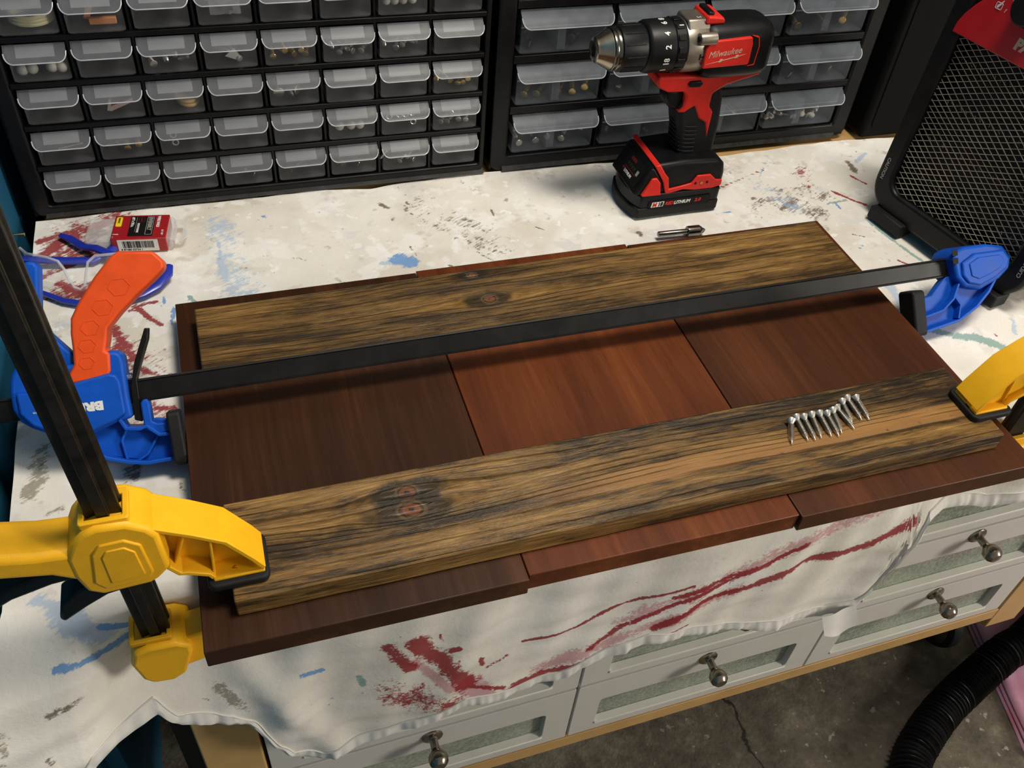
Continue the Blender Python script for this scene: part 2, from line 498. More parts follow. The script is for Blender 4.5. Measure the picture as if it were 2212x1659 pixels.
def rrect(x0, x1, y0, y1, r, n=5):
    """rounded rectangle; r may be a list for the corners (bottom-left, bottom-right, top-right, top-left)"""
    rs = r if isinstance(r, (list, tuple)) else [r] * 4
    c = [(x0 + rs[0], y0 + rs[0], math.pi), (x1 - rs[1], y0 + rs[1], 1.5 * math.pi), (x1 - rs[2], y1 - rs[2], 0), (x0 + rs[3], y1 - rs[3], 0.5 * math.pi)]
    out = []
    for (cx, cy, a), q in zip(c, rs):
        for i in range(n + 1):
            t = a + 0.5 * math.pi * i / n
            out.append((cx + q * math.cos(t), cy + q * math.sin(t)))
    return out

def lettering(txt, size, origin, right, up, mat, parent, name='lettering', shear=0.0, ext=0.00015, bold=0.0, world=False, squeeze=1.0, align='LEFT'):
    cu = bpy.data.curves.new('t', 'FONT')
    cu.body = txt; cu.size = size; cu.shear = shear; cu.extrude = ext; cu.offset = bold; cu.align_x = align
    cu.resolution_u = 3
    to = bpy.data.objects.new('t', cu)
    COL.objects.link(to)
    dg = bpy.context.evaluated_depsgraph_get()
    me = bpy.data.meshes.new_from_object(to.evaluated_get(dg))
    bpy.data.objects.remove(to, do_unlink=True)
    bpy.data.curves.remove(cu)
    r = Vector(right).normalized(); u = Vector(up).normalized(); n = r.cross(u)
    mt = Matrix(((r[0], u[0], n[0], origin[0]), (r[1], u[1], n[1], origin[1]), (r[2], u[2], n[2], origin[2]), (0, 0, 0, 1)))
    if squeeze != 1.0: mt = mt @ Matrix.Diagonal((squeeze, 1, 1, 1))
    if world: mt = chain(parent).inverted() @ mt
    me.transform(mt)
    me.name = name
    me.materials.clear(); me.materials.append(M[mat])
    o = bpy.data.objects.new(name, me)
    COL.objects.link(o); o.parent = parent
    return o

# ------------------------------------------------------------------ the room
FZ = -0.75
fl = MB().box(-0.6, 3.2, -1.6, 1.6, FZ - 0.05, FZ).build('floor', 'concrete', smooth=False)
struct(fl)
wl = MB()
wl.box(-0.30, -0.249, -0.35, 1.6, FZ, 1.6)
wall = struct(wl.build('wall_left', 'blue_wall', smooth=False))
for i, (a, b) in enumerate(((-0.349, 0.138), (0.142, 0.543), (0.547, 0.96), (0.964, 1.28), (1.284, 1.6))):
    MB().box(-0.2495, -0.226 if i > 1 else -0.243, a, b, FZ, 1.6).build('panel', 'blue_wall', wall, bevel=0.0012)
struct(MB().box(-0.30, 3.2, 1.30, 1.36, FZ, 1.6).build('wall_back', plain('grey_wall', srgb(92, 90, 86), 0.7), smooth=False))

# nail driven into the blue wall
t = thing('wire_nail', 'bent nail sticking out of the blue wall beside drawer cabinet', 'nail', (-0.226, 0.90, 0.008))
MB().tube([(-0.004, 0, 0), (0.006, 0, 0.001), (0.012, 0.001, 0.0)], 0.0009, 8).build('shank', 'brass', t)
MB().lathe([(0.0, 0.0118), (0.0022, 0.012), (0.0022, 0.0127), (0.0, 0.013)], 10).build('head', 'brass', t)

# ------------------------------------------------------------------ bench
bench = thing('workbench', 'wooden workbench on casters with grey glass-fronted drawers', 'workbench', (0, 0.462, FZ), 0.018)
BO = chain(bench)
def bb(x0, x1, y0, y1, z0, z1):
    return MB().box(x0, x1, y0, y1, z0 - FZ, z1 - FZ)
MB().box(-0.2, 1.5, 0.447, 1.28, -0.036, -0.0055).build('worktop', 'beech', bench, bevel=0.002, world=True)
bb(-0.117, -0.060, -0.019, 0.05, -0.575, -0.037).build('leg', 'beech', bench, bevel=0.002)
bb(0.992, 1.05, -0.019, 0.05, -0.585, -0.037).build('leg', 'beech', bench, bevel=0.002)
bb(-0.117, -0.060, 0.58, 0.63, -0.575, -0.037).build('leg', 'beech', bench, bevel=0.002)
bb(0.992, 1.05, 0.58, 0.63, -0.585, -0.037).build('leg', 'beech', bench, bevel=0.002)
bb(-0.060, 0.992, -0.019, 0.03, -0.558, -0.533).build('bottom_rail', 'beech', bench, bevel=0.001)
bb(-0.060, 0.992, 0.03, 0.6, -0.545, -0.036).build('carcass', plain('carcass_grey', srgb(120, 118, 112), 0.6), bench)
bb(-0.146, -0.119, 0.03, 0.62, -0.60, -0.034).build('side_panel', 'black_plastic', bench, bevel=0.001)
pane_list = []
def drawer_front(x0, x1, z0, z1):
    """frame with rounded window, recessed patterned pane, knob"""
    g = 0.0018
    x0 += g; x1 -= g; z0 += g; z1 -= g
    zz0, zz1 = z0 - FZ, z1 - FZ
    m = 0.034
    out = rrect(x0, x1, zz0, zz1, 0.0015, 4)
    inn = rrect(x0 + m, x1 - m, zz0 + 0.020, zz1 - 0.046, 0.006, 4)
    fr = MB().ring(out, inn, -0.018, 0.0, 'y').build('drawer', 'grey_paint', bench, bevel=0.0008, smooth=False)
    MB().prism(rrect(x0 + m - 0.004, x1 - m + 0.004, zz0 + 0.016, zz1 - 0.046, 0.006, 4), -0.009, -0.005, 'y').build('pane', 'pane', fr)
    # white inner ledge
    MB().box(x0 + m, x1 - m, -0.0195, -0.009, zz0 + 0.0165, zz0 + 0.0205).build('ledge', 'white_edge', fr, bevel=0.0006)
    kx, kz = (x0 + x1) / 2, zz1 - 0.0135
    mt = Matrix.Translation((kx, -0.018, kz)) @ Matrix.Rotation(math.radians(-90), 4, 'Z')
    prof = [(0.0, -0.001), (0.0125, -0.001), (0.0125, 0.0015), (0.011, 0.003), (0.006, 0.004), (0.0048, 0.007), (0.005, 0.016), (0.0075, 0.019), (0.0105, 0.023), (0.0115, 0.028), (0.0105, 0.033), (0.007, 0.037), (0.0, 0.0382)]
    MB().lathe(prof, 24, mt).build('knob', 'nickel', fr)
xs = [-0.058, 0.299, 0.652, 0.990]
for i in range(3):
    drawer_front(xs[i], xs[i + 1], -0.532, -0.402)
    drawer_front(xs[i], xs[i + 1], -0.400, -0.270)
    drawer_front(xs[i], xs[i + 1], -0.268, -0.138)
def caster(x, y):
    c = bb(x - 0.03, x + 0.03, y - 0.03, y + 0.03, -0.592, -0.586).build('caster', 'black_plastic', bench, bevel=0.001)
    z = 0.054
    mt = Matrix.Translation((x - 0.012, y, z))
    prof = [(0.008, 0), (0.046, 0), (0.052, 0.003), (0.054, 0.008), (0.054, 0.016), (0.052, 0.021), (0.046, 0.024), (0.008, 0.024)]
    MB().lathe(prof, 32, mt).build('wheel', 'black_rubber', c)
    MB().lathe([(0.040, -0.002), (0.043, -0.002), (0.043, 0.026), (0.040, 0.026)], 32, mt).build('rim', 'dark_steel', c)
    f = MB()
    for s in (-0.018, 0.015):
        f.prism([(y - 0.028, 0.16), (y + 0.028, 0.16), (y + 0.014, 0.04), (y - 0.014, 0.04)], x + s, x + s + 0.003, 'x')
    f.build('fork', 'black_metal', c)
caster(1.02, 0.065); caster(-0.09, 0.03); caster(1.02, 0.6); caster(-0.09, 0.6)

# ------------------------------------------------------------------ canvas drop cloth
STAINS = [('red', 0.0088, 0.85, [(-0.204, 0.861), (-0.18, 0.893), (-0.134, 0.92)]),
          ('red', 0.0065, 0.85, [(-0.201, 0.897), (-0.172, 0.908), (-0.148, 0.912)]),
          ('red', 0.0056, 0.85, [(-0.2, 0.833), (-0.17, 0.85), (-0.144, 0.865)]),
          ('red', 0.0041, 0.85, [(-0.186, 0.8), (-0.165, 0.788)]),
          ('red', 0.0065, 0.85, [(-0.178, 0.821), (-0.148, 0.784), (-0.141, 0.798)]),
          ('red', 0.0049, 0.85, [(-0.128, 0.741), (-0.122, 0.719), (-0.127, 0.71)]),
          ('red', 0.0073, 0.85, [(-0.122, 0.714), (-0.11, 0.693)]),
          ('red', 0.0032, 0.85, [(-0.109, 0.768), (-0.092, 0.743), (-0.084, 0.734)]),
          ('red', 0.0065, 0.85, [(-0.107, 0.679), (-0.089, 0.659)]),
          ('red', 0.0036, 0.85, [(-0.092, 0.621), (-0.08, 0.618)]),
          ('red', 0.0024, 0.85, [(-0.113, 0.762), (-0.1, 0.77), (-0.087, 0.771)]),
          ('red', 0.0019, 1.15, [(0.726, 0.817), (0.738, 0.798), (0.752, 0.782)]),
          ('red', 0.0017, 1.15, [(0.77, 0.844), (0.78, 0.825)]),
          ('red', 0.0007, 1.15, [(0.572, 0.848), (0.62, 0.866), (0.661, 0.881)]),
          ('red', 0.001, 1.15, [(0.755, 0.535), (0.752, 0.53)]),
          ('red', 0.0012, 1.15, [(0.725, 0.672), (0.733, 0.661)]),
          ('red', 0.0005, 1.15, [(0.046, 0.929), (0.047, 0.92)]),
          ('blue', 0.0081, 1.15, [(0.163, 0.789), (0.174, 0.785)]),
          ('paleblue', 0.0024, 1.15, [(0.144, 0.787), (0.153, 0.786)]),
          ('paleblue', 0.0033, 1.15, [(-0.022, 0.827), (-0.018, 0.794)]),
          ('paleblue', 0.0019, 1.15, [(-0.022, 0.861), (-0.02, 0.835), (-0.021, 0.803)]),
          ('blue', 0.0012, 1.15, [(0.031, 0.898), (0.032, 0.894)]),
          ('blue', 0.0014, 1.15, [(-0.072, 0.757), (-0.075, 0.732)]),
          ('blue', 0.001, 1.15, [(-0.08, 0.777), (-0.083, 0.763)]),
          ('blue', 0.001, 1.15, [(0.644, 0.862), (0.664, 0.886)]),
          ('blue', 0.0014, 1.15, [(0.715, 0.793), (0.714, 0.78)]),
          ('paleblue', 0.0043, 1.15, [(0.688, 0.632), (0.682, 0.604)]),
          ('blue', 0.0007, 1.15, [(0.693, 0.703), (0.7, 0.708)]),
          ('paleblue', 0.0019, 1.15, [(0.79, 0.549), (0.776, 0.529)]),
          ('blue', 0.001, 1.15, [(0.56, 0.8), (0.574, 0.802)]),
          ('paleblue', 0.0024, 1.15, [(0.823, 0.892), (0.796, 0.873)]),
          ('paleblue', 0.0052, 1.15, [(-0.183, 0.44), (-0.167, 0.428), (-0.14, 0.41)]),
          ('blue', 0.0014, 1.15, [(-0.143, 0.417), (-0.12, 0.405)]),
          ('blue', 0.0019, 1.15, [(-0.169, 0.398), (-0.145, 0.396), (-0.118, 0.397)]),
          ('blue', 0.0012, 1.15, [(-0.101, 0.912), (-0.112, 0.846)]),
          ('brown', 0.0029, 0.85, [(0.164, 0.897), (0.171, 0.888)]),
          ('brown', 0.0021, 0.85, [(0.173, 0.867), (0.172, 0.865)]),
          ('brown', 0.0021, 0.85, [(0.194, 0.872), (0.196, 0.871)]),
          ('brown', 0.0017, 0.85, [(0.191, 0.889), (0.192, 0.887)]),
          ('brown', 0.0007, 0.85, [(0.192, 0.931), (0.195, 0.891)]),
          ('brown', 0.0014, 0.85, [(0.225, 0.9), (0.226, 0.9)]),
          ('brown', 0.0007, 0.85, [(0.288, 0.863), (0.289, 0.839)]),
          ('brown', 0.001, 0.85, [(0.25, 0.788), (0.26, 0.769)]),
          ('brown', 0.0012, 0.85, [(0.18, 0.811), (0.183, 0.793)]),
          ('brown', 0.0014, 0.85, [(0.213, 0.768), (0.217, 0.767)]),
          ('brown', 0.001, 0.85, [(0.33, 0.817), (0.337, 0.811)]),
          ('brown', 0.0033, 0.85, [(0.444, 0.784), (0.445, 0.78)]),
          ('brown', 0.0014, 0.85, [(0.698, 0.729), (0.712, 0.721)]),
          ('brown', 0.0068, 0.66, [(-0.119, 0.553), (-0.113, 0.557), (-0.115, 0.545)]),
          ('brown', 0.0025, 0.66, [(-0.078, 0.53), (-0.076, 0.52)]),
          ('brown', 0.0043, 0.85, [(0.64, 0.794), (0.668, 0.809)]),
          ('brown', 0.0048, 0.85, [(0.784, 0.875), (0.783, 0.852)]),
          ('olive', 0.0094, 0.66, [(-0.186, 0.593), (-0.19, 0.558), (-0.195, 0.549)]),
          ('olive', 0.0059, 0.66, [(-0.17, 0.524), (-0.176, 0.521)]),
          ('teal', 0.0019, 1.15, [(0.735, 0.755), (0.741, 0.715), (0.753, 0.666)]),
          ('teal', 0.0043, 1.15, [(0.686, 0.555), (0.705, 0.541), (0.729, 0.533), (0.749, 0.512), (0.764, 0.5)]),
          ('teal', 0.0017, 1.15, [(0.704, 0.792), (0.734, 0.796)]),
          ('teal', 0.0019, 1.15, [(-0.056, 0.772), (-0.05, 0.759)]),
          ('white', 0.0067, 0.7, [(0.123, 0.827), (0.125, 0.822)]),
          ('white', 0.0043, 0.7, [(0.141, 0.837), (0.157, 0.79)]),
          ('white', 0.0062, 0.7, [(0.251, 0.87), (0.227, 0.793)]),
          ('white', 0.0038, 0.7, [(0.096, 0.91), (0.122, 0.905)]),
          ('white', 0.0033, 0.7, [(0.322, 0.917), (0.32, 0.907)]),
          ('white', 0.0071, 0.7, [(-0.09, 0.817), (-0.049, 0.801)]),
          ('white', 0.0038, 0.7, [(0.498, 0.812), (0.57, 0.818)]),
          ('white', 0.0033, 0.7, [(0.752, 0.905), (0.691, 0.837)]),
          ('red', 0.0034, 1.15, [(0.165, 0.161), (0.193, 0.186), (0.257, 0.191), (0.307, 0.199)]),
          ('red', 0.0029, 1.15, [(0.156, 0.13), (0.185, 0.145), (0.247, 0.15), (0.291, 0.168), (0.308, 0.193)]),
          ('red', 0.0015, 1.15, [(0.196, 0.266), (0.248, 0.266), (0.288, 0.287), (0.325, 0.297), (0.363, 0.305)]),
          ('red', 0.0029, 1.15, [(0.269, 0.218), (0.299, 0.249), (0.354, 0.276), (0.444, 0.307), (0.48, 0.326)]),
          ('red', 0.0037, 1.15, [(0.338, 0.231), (0.383, 0.262), (0.434, 0.27), (0.492, 0.29), (0.563, 0.291), (0.616, 0.314)]),
          ('red', 0.0015, 1.15, [(0.313, 0.198), (0.342, 0.213), (0.378, 0.218)]),
          ('red', 0.0032, 1.15, [(0.347, 0.288), (0.404, 0.303), (0.445, 0.304)]),
          ('red', 0.0063, 1.15, [(0.093, 0.316), (0.143, 0.22)]),
          ('redthin', 0.0082, 1.15, [(0.143, 0.22), (0.169, 0.171)]),
          ('red', 0.0043, 1.15, [(0.066, 0.316), (0.088, 0.272)]),
          ('redthin', 0.0033, 1.15, [(0.088, 0.286), (0.124, 0.222)]),
          ('red', 0.0015, 1.15, [(0.161, 0.238), (0.181, 0.248)]),
          ('red', 0.0025, 1.15, [(0.123, 0.289), (0.131, 0.291)]),
          ('red', 0.0015, 1.15, [(0.153, 0.261), (0.156, 0.247)]),
          ('red', 0.0009, 1.15, [(0.114, 0.319), (0.116, 0.306)]),
          ('blue', 0.0025, 1.15, [(-0.006, 0.297), (0.009, 0.294)]),
          ('blue', 0.001, 1.15, [(0.222, 0.134), (0.23, 0.134)]),
          ('blue', 0.0006, 1.15, [(0.015, 0.236), (0.016, 0.237)]),
          ('blue', 0.0006, 1.15, [(0.316, 0.149), (0.324, 0.151)]),
          ('teal', 0.0019, 1.15, [(0.041, 0.27), (0.044, 0.252)]),
          ('blue', 0.0006, 1.15, [(0.408, 0.285), (0.423, 0.308)]),
          ('olive', 0.0059, 0.66, [(-0.214, 0.372), (-0.203, 0.355), (-0.2, 0.327), (-0.202, 0.312)]),
          ('brown', 0.0034, 0.66, [(-0.162, 0.368), (-0.174, 0.363)]),
          ('brown', 0.0027, 0.66, [(-0.177, 0.323), (-0.177, 0.315)]),
          ('brown', 0.0008, 0.85, [(-0.089, 0.293), (-0.086, 0.287)]),
          ('olive', 0.0052, 0.66, [(-0.076, 0.303), (-0.058, 0.26)]),
          ('red', 0.03, 0.63, [(-0.17, 0.895), (-0.13, 0.915)]),
          ('red', 0.022, 0.5800000000000001, [(-0.17, 0.8), (-0.12, 0.8)]),
          ('red', 0.02, 0.55, [(-0.11, 0.7), (-0.09, 0.66)]),
          ('red', 0.018, 0.5800000000000001, [(-0.19, 0.87), (-0.15, 0.86)]),
          ('red', 0.016, 0.5800000000000001, [(-0.1, 0.62), (-0.085, 0.6)]),
          ('paleblue', 0.02, 0.55, [(-0.02, 0.9), (-0.005, 0.75)]),
          ('paleblue', 0.018, 0.45, [(0.62, 0.88), (0.66, 0.8)]),
          ('brown', 0.03, 0.42, [(0.21, 0.88), (0.27, 0.8)]),
          ('brown', 0.03, 0.42, [(0.62, 0.8), (0.7, 0.82)]),
          ('brown', 0.018, 0.5, [(0.66, 0.83), (0.68, 0.78)]),
          ('red', 0.012, 0.45, [(0.7, 0.84), (0.72, 0.88)]),
          ('redthin', 0.01, 0.8, [(0.22, 0.2), (0.33, 0.235), (0.42, 0.27)]),
          ('redthin', 0.012, 0.75, [(0.3, 0.26), (0.45, 0.32), (0.6, 0.37)]),
          ('red', 0.0022, 1.0, [(0.13, 0.22), (0.16, 0.2), (0.18, 0.19)]),
          ('red', 0.003, 0.9, [(0.12, 0.19), (0.17, 0.17)]),
          ('red', 0.02, 0.55, [(0.07, 0.23), (0.13, 0.17)])]
EDGE = 0.434
HEM = [(-0.224, -0.185), (-0.205, -0.19), (-0.182, -0.176), (-0.163, -0.145), (-0.148, -0.138), (-0.1205, -0.1325), (-0.109, -0.1614), (-0.0704, -0.1923), (-0.054, -0.2212), (-0.027, -0.2916), (-0.001, -0.308), (0.0463, -0.2945), (0.0935, -0.28), (0.1408, -0.2598), (0.19, -0.2675), (0.2401, -0.2646), (0.2874, -0.2424), (0.3346, -0.2302), (0.4166, -0.245), (0.5072, -0.2643), (0.5574, -0.2739), (0.5901, -0.263), (0.6036, -0.2366), (0.6133, -0.1614), (0.6166, -0.2246), (0.6205, -0.165), (0.632, -0.128), (0.655, -0.121), (0.675, -0.121), (0.708, -0.129), (0.757, -0.119), (0.85, -0.11), (1.2, -0.1)]
BACK = [(-0.21, 0.9365), (0.10, 0.9365), (0.16, 0.931), (0.20, 0.9365), (0.30, 0.940), (0.43, 0.937), (0.50, 0.930), (0.62, 0.9215), (0.72, 0.927), (0.82, 0.929), (0.9, 0.921), (1.2, 0.92)]
def interp(tab, x):
    return float(np.interp(x, [p[0] for p in tab], [p[1] for p in tab]))
NX = 470; NT = 170; NF = 96
XS = np.linspace(-0.207, 1.2, NX)
verts = np.zeros((NX, NT + NF, 3)); par = np.zeros((NX, NT + NF, 2))
def cloth_point(x, d):
    """d > 0: distance down the front flap"""
    corner = max(0.0, min(1.0, (-0.085 - x) / 0.12)) ** 1.2
    zdown = d
    fold = mnoise.noise(Vector((x * 9.0, d * 2.2, 1.7))) * 0.5 + 0.5 * mnoise.noise(Vector((x * 26.0 + d * 6.0, d * 5.0, 4.1)))
    amp = min(1.0, d / 0.12)
    press = max(math.exp(-((x + 0.075) / 0.062) ** 4), math.exp(-((x - 0.655) / 0.062) ** 4)) * (1.0 if d < 0.075 else math.exp(-((d - 0.075) / 0.05) ** 2))
    away = 0.022 * min(1.0, d / 0.05) * (1 - press) + 0.006
    y = EDGE - 0.0020 * min(1, d / 0.012) - away * (1 if d > 0.012 else d / 0.012) - (0.013 * fold + 0.0035 * mnoise.noise(Vector((x * 14.0 + d * 30.0, d * 34.0 - x * 6.0, 8.0)))) * amp * (1 - 0.8 * press) - corner * (0.050 * min(1, d / 0.13)) * (1 - press)
    # a few diagonal drag folds
    y -= 0.007 * amp * math.exp(-((x + 0.055 - 0.35 * (d - 0.1)) / 0.018) ** 2)
    y -= 0.006 * amp * math.exp(-((x - 0.66 + 0.25 * d) / 0.02) ** 2)
    xx = x - 0.034 * corner * min(1, d / 0.1) * (1 if x < -0.17 else 0.6)
    return xx, y, -zdown
for i, x in enumerate(XS):
    yb = interp(BACK, x) + 0.0012 * mnoise.noise(Vector((x * 40, 0, 0)))
    for j in range(NT):
        y = yb + (EDGE + 0.004 - yb) * j / (NT - 1)
        n = mnoise.noise(Vector((x * 8, y * 8, 0.3))) * 0.0012 + mnoise.noise(Vector((x * 34, y * 34, 2.0))) * 0.0008
        n += 0.0010 * max(0, mnoise.noise(Vector((x * 5 + 3, y * 14, 7.0)))) 
        z = -0.0012 + n
        if y > 0.925: z += 0.004 * max(0.0, mnoise.noise(Vector((x * 6.0, 0, 5.0)))) * (y - 0.925) / 0.012
        if y < 0.47: z -= 0.0015 * (0.47 - y) / 0.036
        zed = min(z, 0.0012 + (0.003 if y > 0.925 else 0.0))
        verts[i, j] = (x + 0.0015 * mnoise.noise(Vector((y * 12, 1, 0))) * (1 if i == 0 else 0), y, zed)
        par[i, j] = (x, y)
    hz = -interp(HEM, x)
    for j in range(NF):
        d = hz * (j + 1) / NF
        r = 0.012
        if d < r:
            a = d / r * math.pi / 2
            xx, y, z = cloth_point(x, d)
            verts[i, NT + j] = (xx, EDGE + 0.004 + (y - EDGE - 0.004) * math.sin(a), -0.002 - r * (1 - math.cos(a)) * 0.85)
        else:
            verts[i, NT + j] = cloth_point(x, d)
        par[i, NT + j] = (x, EDGE - d)
NR = NT + NF
faces = [(i * NR + j, i * NR + j + 1, (i + 1) * NR + j + 1, (i + 1) * NR + j) for i in range(NX - 1) for j in range(NR - 1)]
me = bpy.data.meshes.new('drop_cloth')
me.from_pydata(verts.reshape(-1, 3).tolist(), [], faces)
me.shade_smooth()
me.materials.append(M['canvas'])
P = par.reshape(-1, 2)
layers = {k: np.zeros(len(P)) for k in ('red', 'redthin', 'blue', 'paleblue', 'brown', 'olive', 'teal', 'white')}
for nm, w, cap, pts in STAINS:
    best = np.full(len(P), 9.0)
    for a, b in zip(pts[:-1], pts[1:]):
        a = np.array(a); b = np.array(b); ab = b - a
        tt = np.clip(((P - a) @ ab) / max(1e-9, ab @ ab), 0, 1)
        best = np.minimum(best, np.linalg.norm(P - a - tt[:, None] * ab, axis=1))
    w = w * (1.5 if pts[0][1] < EDGE else 1.25)
    layers[nm] = np.maximum(layers[nm], np.clip(cap - 0.6 * np.maximum(0, best / w - max(0.0, (1.15 - cap) * 0.6)), 0, 1))
layers['paint'] = np.clip((P[:, 1] - 0.42) / 0.2, 0.22, 1.0)
for k, a in layers.items():
    at = me.attributes.new(k, 'FLOAT', 'POINT')
    at.data.foreach_set('value', a.astype(np.float32))
cloth = bpy.data.objects.new('drop_cloth', me)
COL.objects.link(cloth)
tag(cloth, 'white canvas drop cloth smeared with old paint covering the workbench', 'drop cloth')
# puckered hem sewn along the lower edge of the flap
hv = []; hf = []
HN = 900
XH = np.linspace(-0.207, 1.2, HN)
for i, x in enumerate(XH):
    hz = -interp(HEM, x)
    puck = mnoise.noise(Vector((x * 60.0, 0.0, 3.0))) + 0.6 * mnoise.noise(Vector((x * 150.0, 0.0, 9.0)))
    for k, (dd, off) in enumerate(((0.017, 0.0004), (0.0165, 0.0016), (0.0135, 0.0008), (0.008, 0.0026), (0.002, 0.0022), (-0.001, 0.0008), (0.001, -0.0022), (0.015, -0.0022))):
        d = max(0.012, hz - dd)
        xx, y, z = cloth_point(x, d)
        w = puck * (0.0030 if k in (3, 4) else 0.0016 if k in (2, 5) else 0.0)
        hv.append((xx, y - off - w, z + (0.0015 * puck if k in (4, 5) else 0)))
for i in range(HN - 1):
    for k in range(8):
        k2 = (k + 1) % 8
        hf.append((i * 8 + k, i * 8 + k2, (i + 1) * 8 + k2, (i + 1) * 8 + k))
MB().add(hv, hf).build('hem', 'canvas_hem', cloth)
# torn loop of cloth hanging from the hem
fx = MB()
tv = []
for i in range(9):
    for j in range(6):
        x = 0.548 + 0.042 * i / 8
        d = 0.252 + 0.034 * j / 5 * (1 - 0.35 * abs(i - 4) / 4)
        tv.append((x + 0.004 * j / 5, EDGE - 0.040 - 0.012 * j / 5 - 0.0015 * math.sin(i * 0.8), -d - 0.006 * (8 - i) / 8))
tf = [(i * 6 + j, i * 6 + j + 1, (i + 1) * 6 + j + 1, (i + 1) * 6 + j) for i in range(8) for j in range(5)]
MB().add(tv, tf).build('loose_flap', 'canvas_hem', cloth)

# ------------------------------------------------------------------ boards and battens
TOP = 0.024
def board(x0, x1, y0, y1, mat, label):
    cx, cy = (x0 + x1) / 2, (y0 + y1) / 2
    o = MB().box(x0, x1, y0, y1, 0.0052, TOP).build('walnut_board', mat, loc=(cx, cy, 0.0052), bevel=0.0009)
    return tag(o, label, 'board', 'boards laid side by side under the battens')
board(-0.0678, 0.1680, 0.3520, 0.7325, 'walnut1', 'darkest walnut board at the left end, beside the blue clamp body')
board(0.1687, 0.4030, 0.3555, 0.7352, 'walnut2', 'reddish walnut board in the middle of the three')
board(0.4040, 0.6439, 0.3525, 0.7325, 'walnut3', 'brown walnut board at the right end, beside the heater')

def batten(cx, cy, ln, wd, ang, mat, label):
    g = MB()
    # sawn plank with slightly uneven long edges
    n = 40
    bot = []; top = []
    up = []
    for i in range(n + 1):
        x = -ln / 2 + ln * i / n
        up.append((x, wd / 2 + 0.0006 * mnoise.noise(Vector((x * 18, cy, 0)))))
    lo = [(x, -wd / 2 + 0.0006 * mnoise.noise(Vector((x * 18, cy, 9)))) for x, _ in up]
    g.prism(lo + up[::-1], 0.0, 0.019)
    o = g.build('pine_batten', mat, bevel=0.0012)
    o.location = (cx, cy, TOP + 0.0003)
    o.rotation_euler = (0, 0, ang)
    return tag(o, label, 'batten', 'pine battens across the walnut boards')
b1 = (0.2855, 0.6575, 0.668, 0.089, 0.0145)
b2 = (0.2870, 0.4200, 0.660, 0.0875, 0.004)
def loc2(b, x, y):
    dx, dy = x - b[0], y - b[1]; c, s = math.cos(-b[4]), math.sin(-b[4])
    return dx * c - dy * s, dx * s + dy * c
k1 = [(*loc2(b1, 0.2162, 0.693), 0.0042), (*loc2(b1, 0.2228, 0.6535), 0.0062)]
k2 = [(*loc2(b2, 0.0937, 0.4405), 0.0075), (*loc2(b2, 0.0936, 0.4235), 0.0085)]
M['pine1'] = pine('stained_pine', 2.0, k1, 0.52)
M['pine2'] = pine('stained_pine_rough', 11.0, k2, 0.78, (0.012, 0.011, srgb(152, 100, 54)))
batten(*b1, 'pine1', 'dark-stained pine batten at the back, under the black clamp bar')
batten(*b2, 'pine2', 'dark-stained pine batten at the front, held by the yellow clamps')

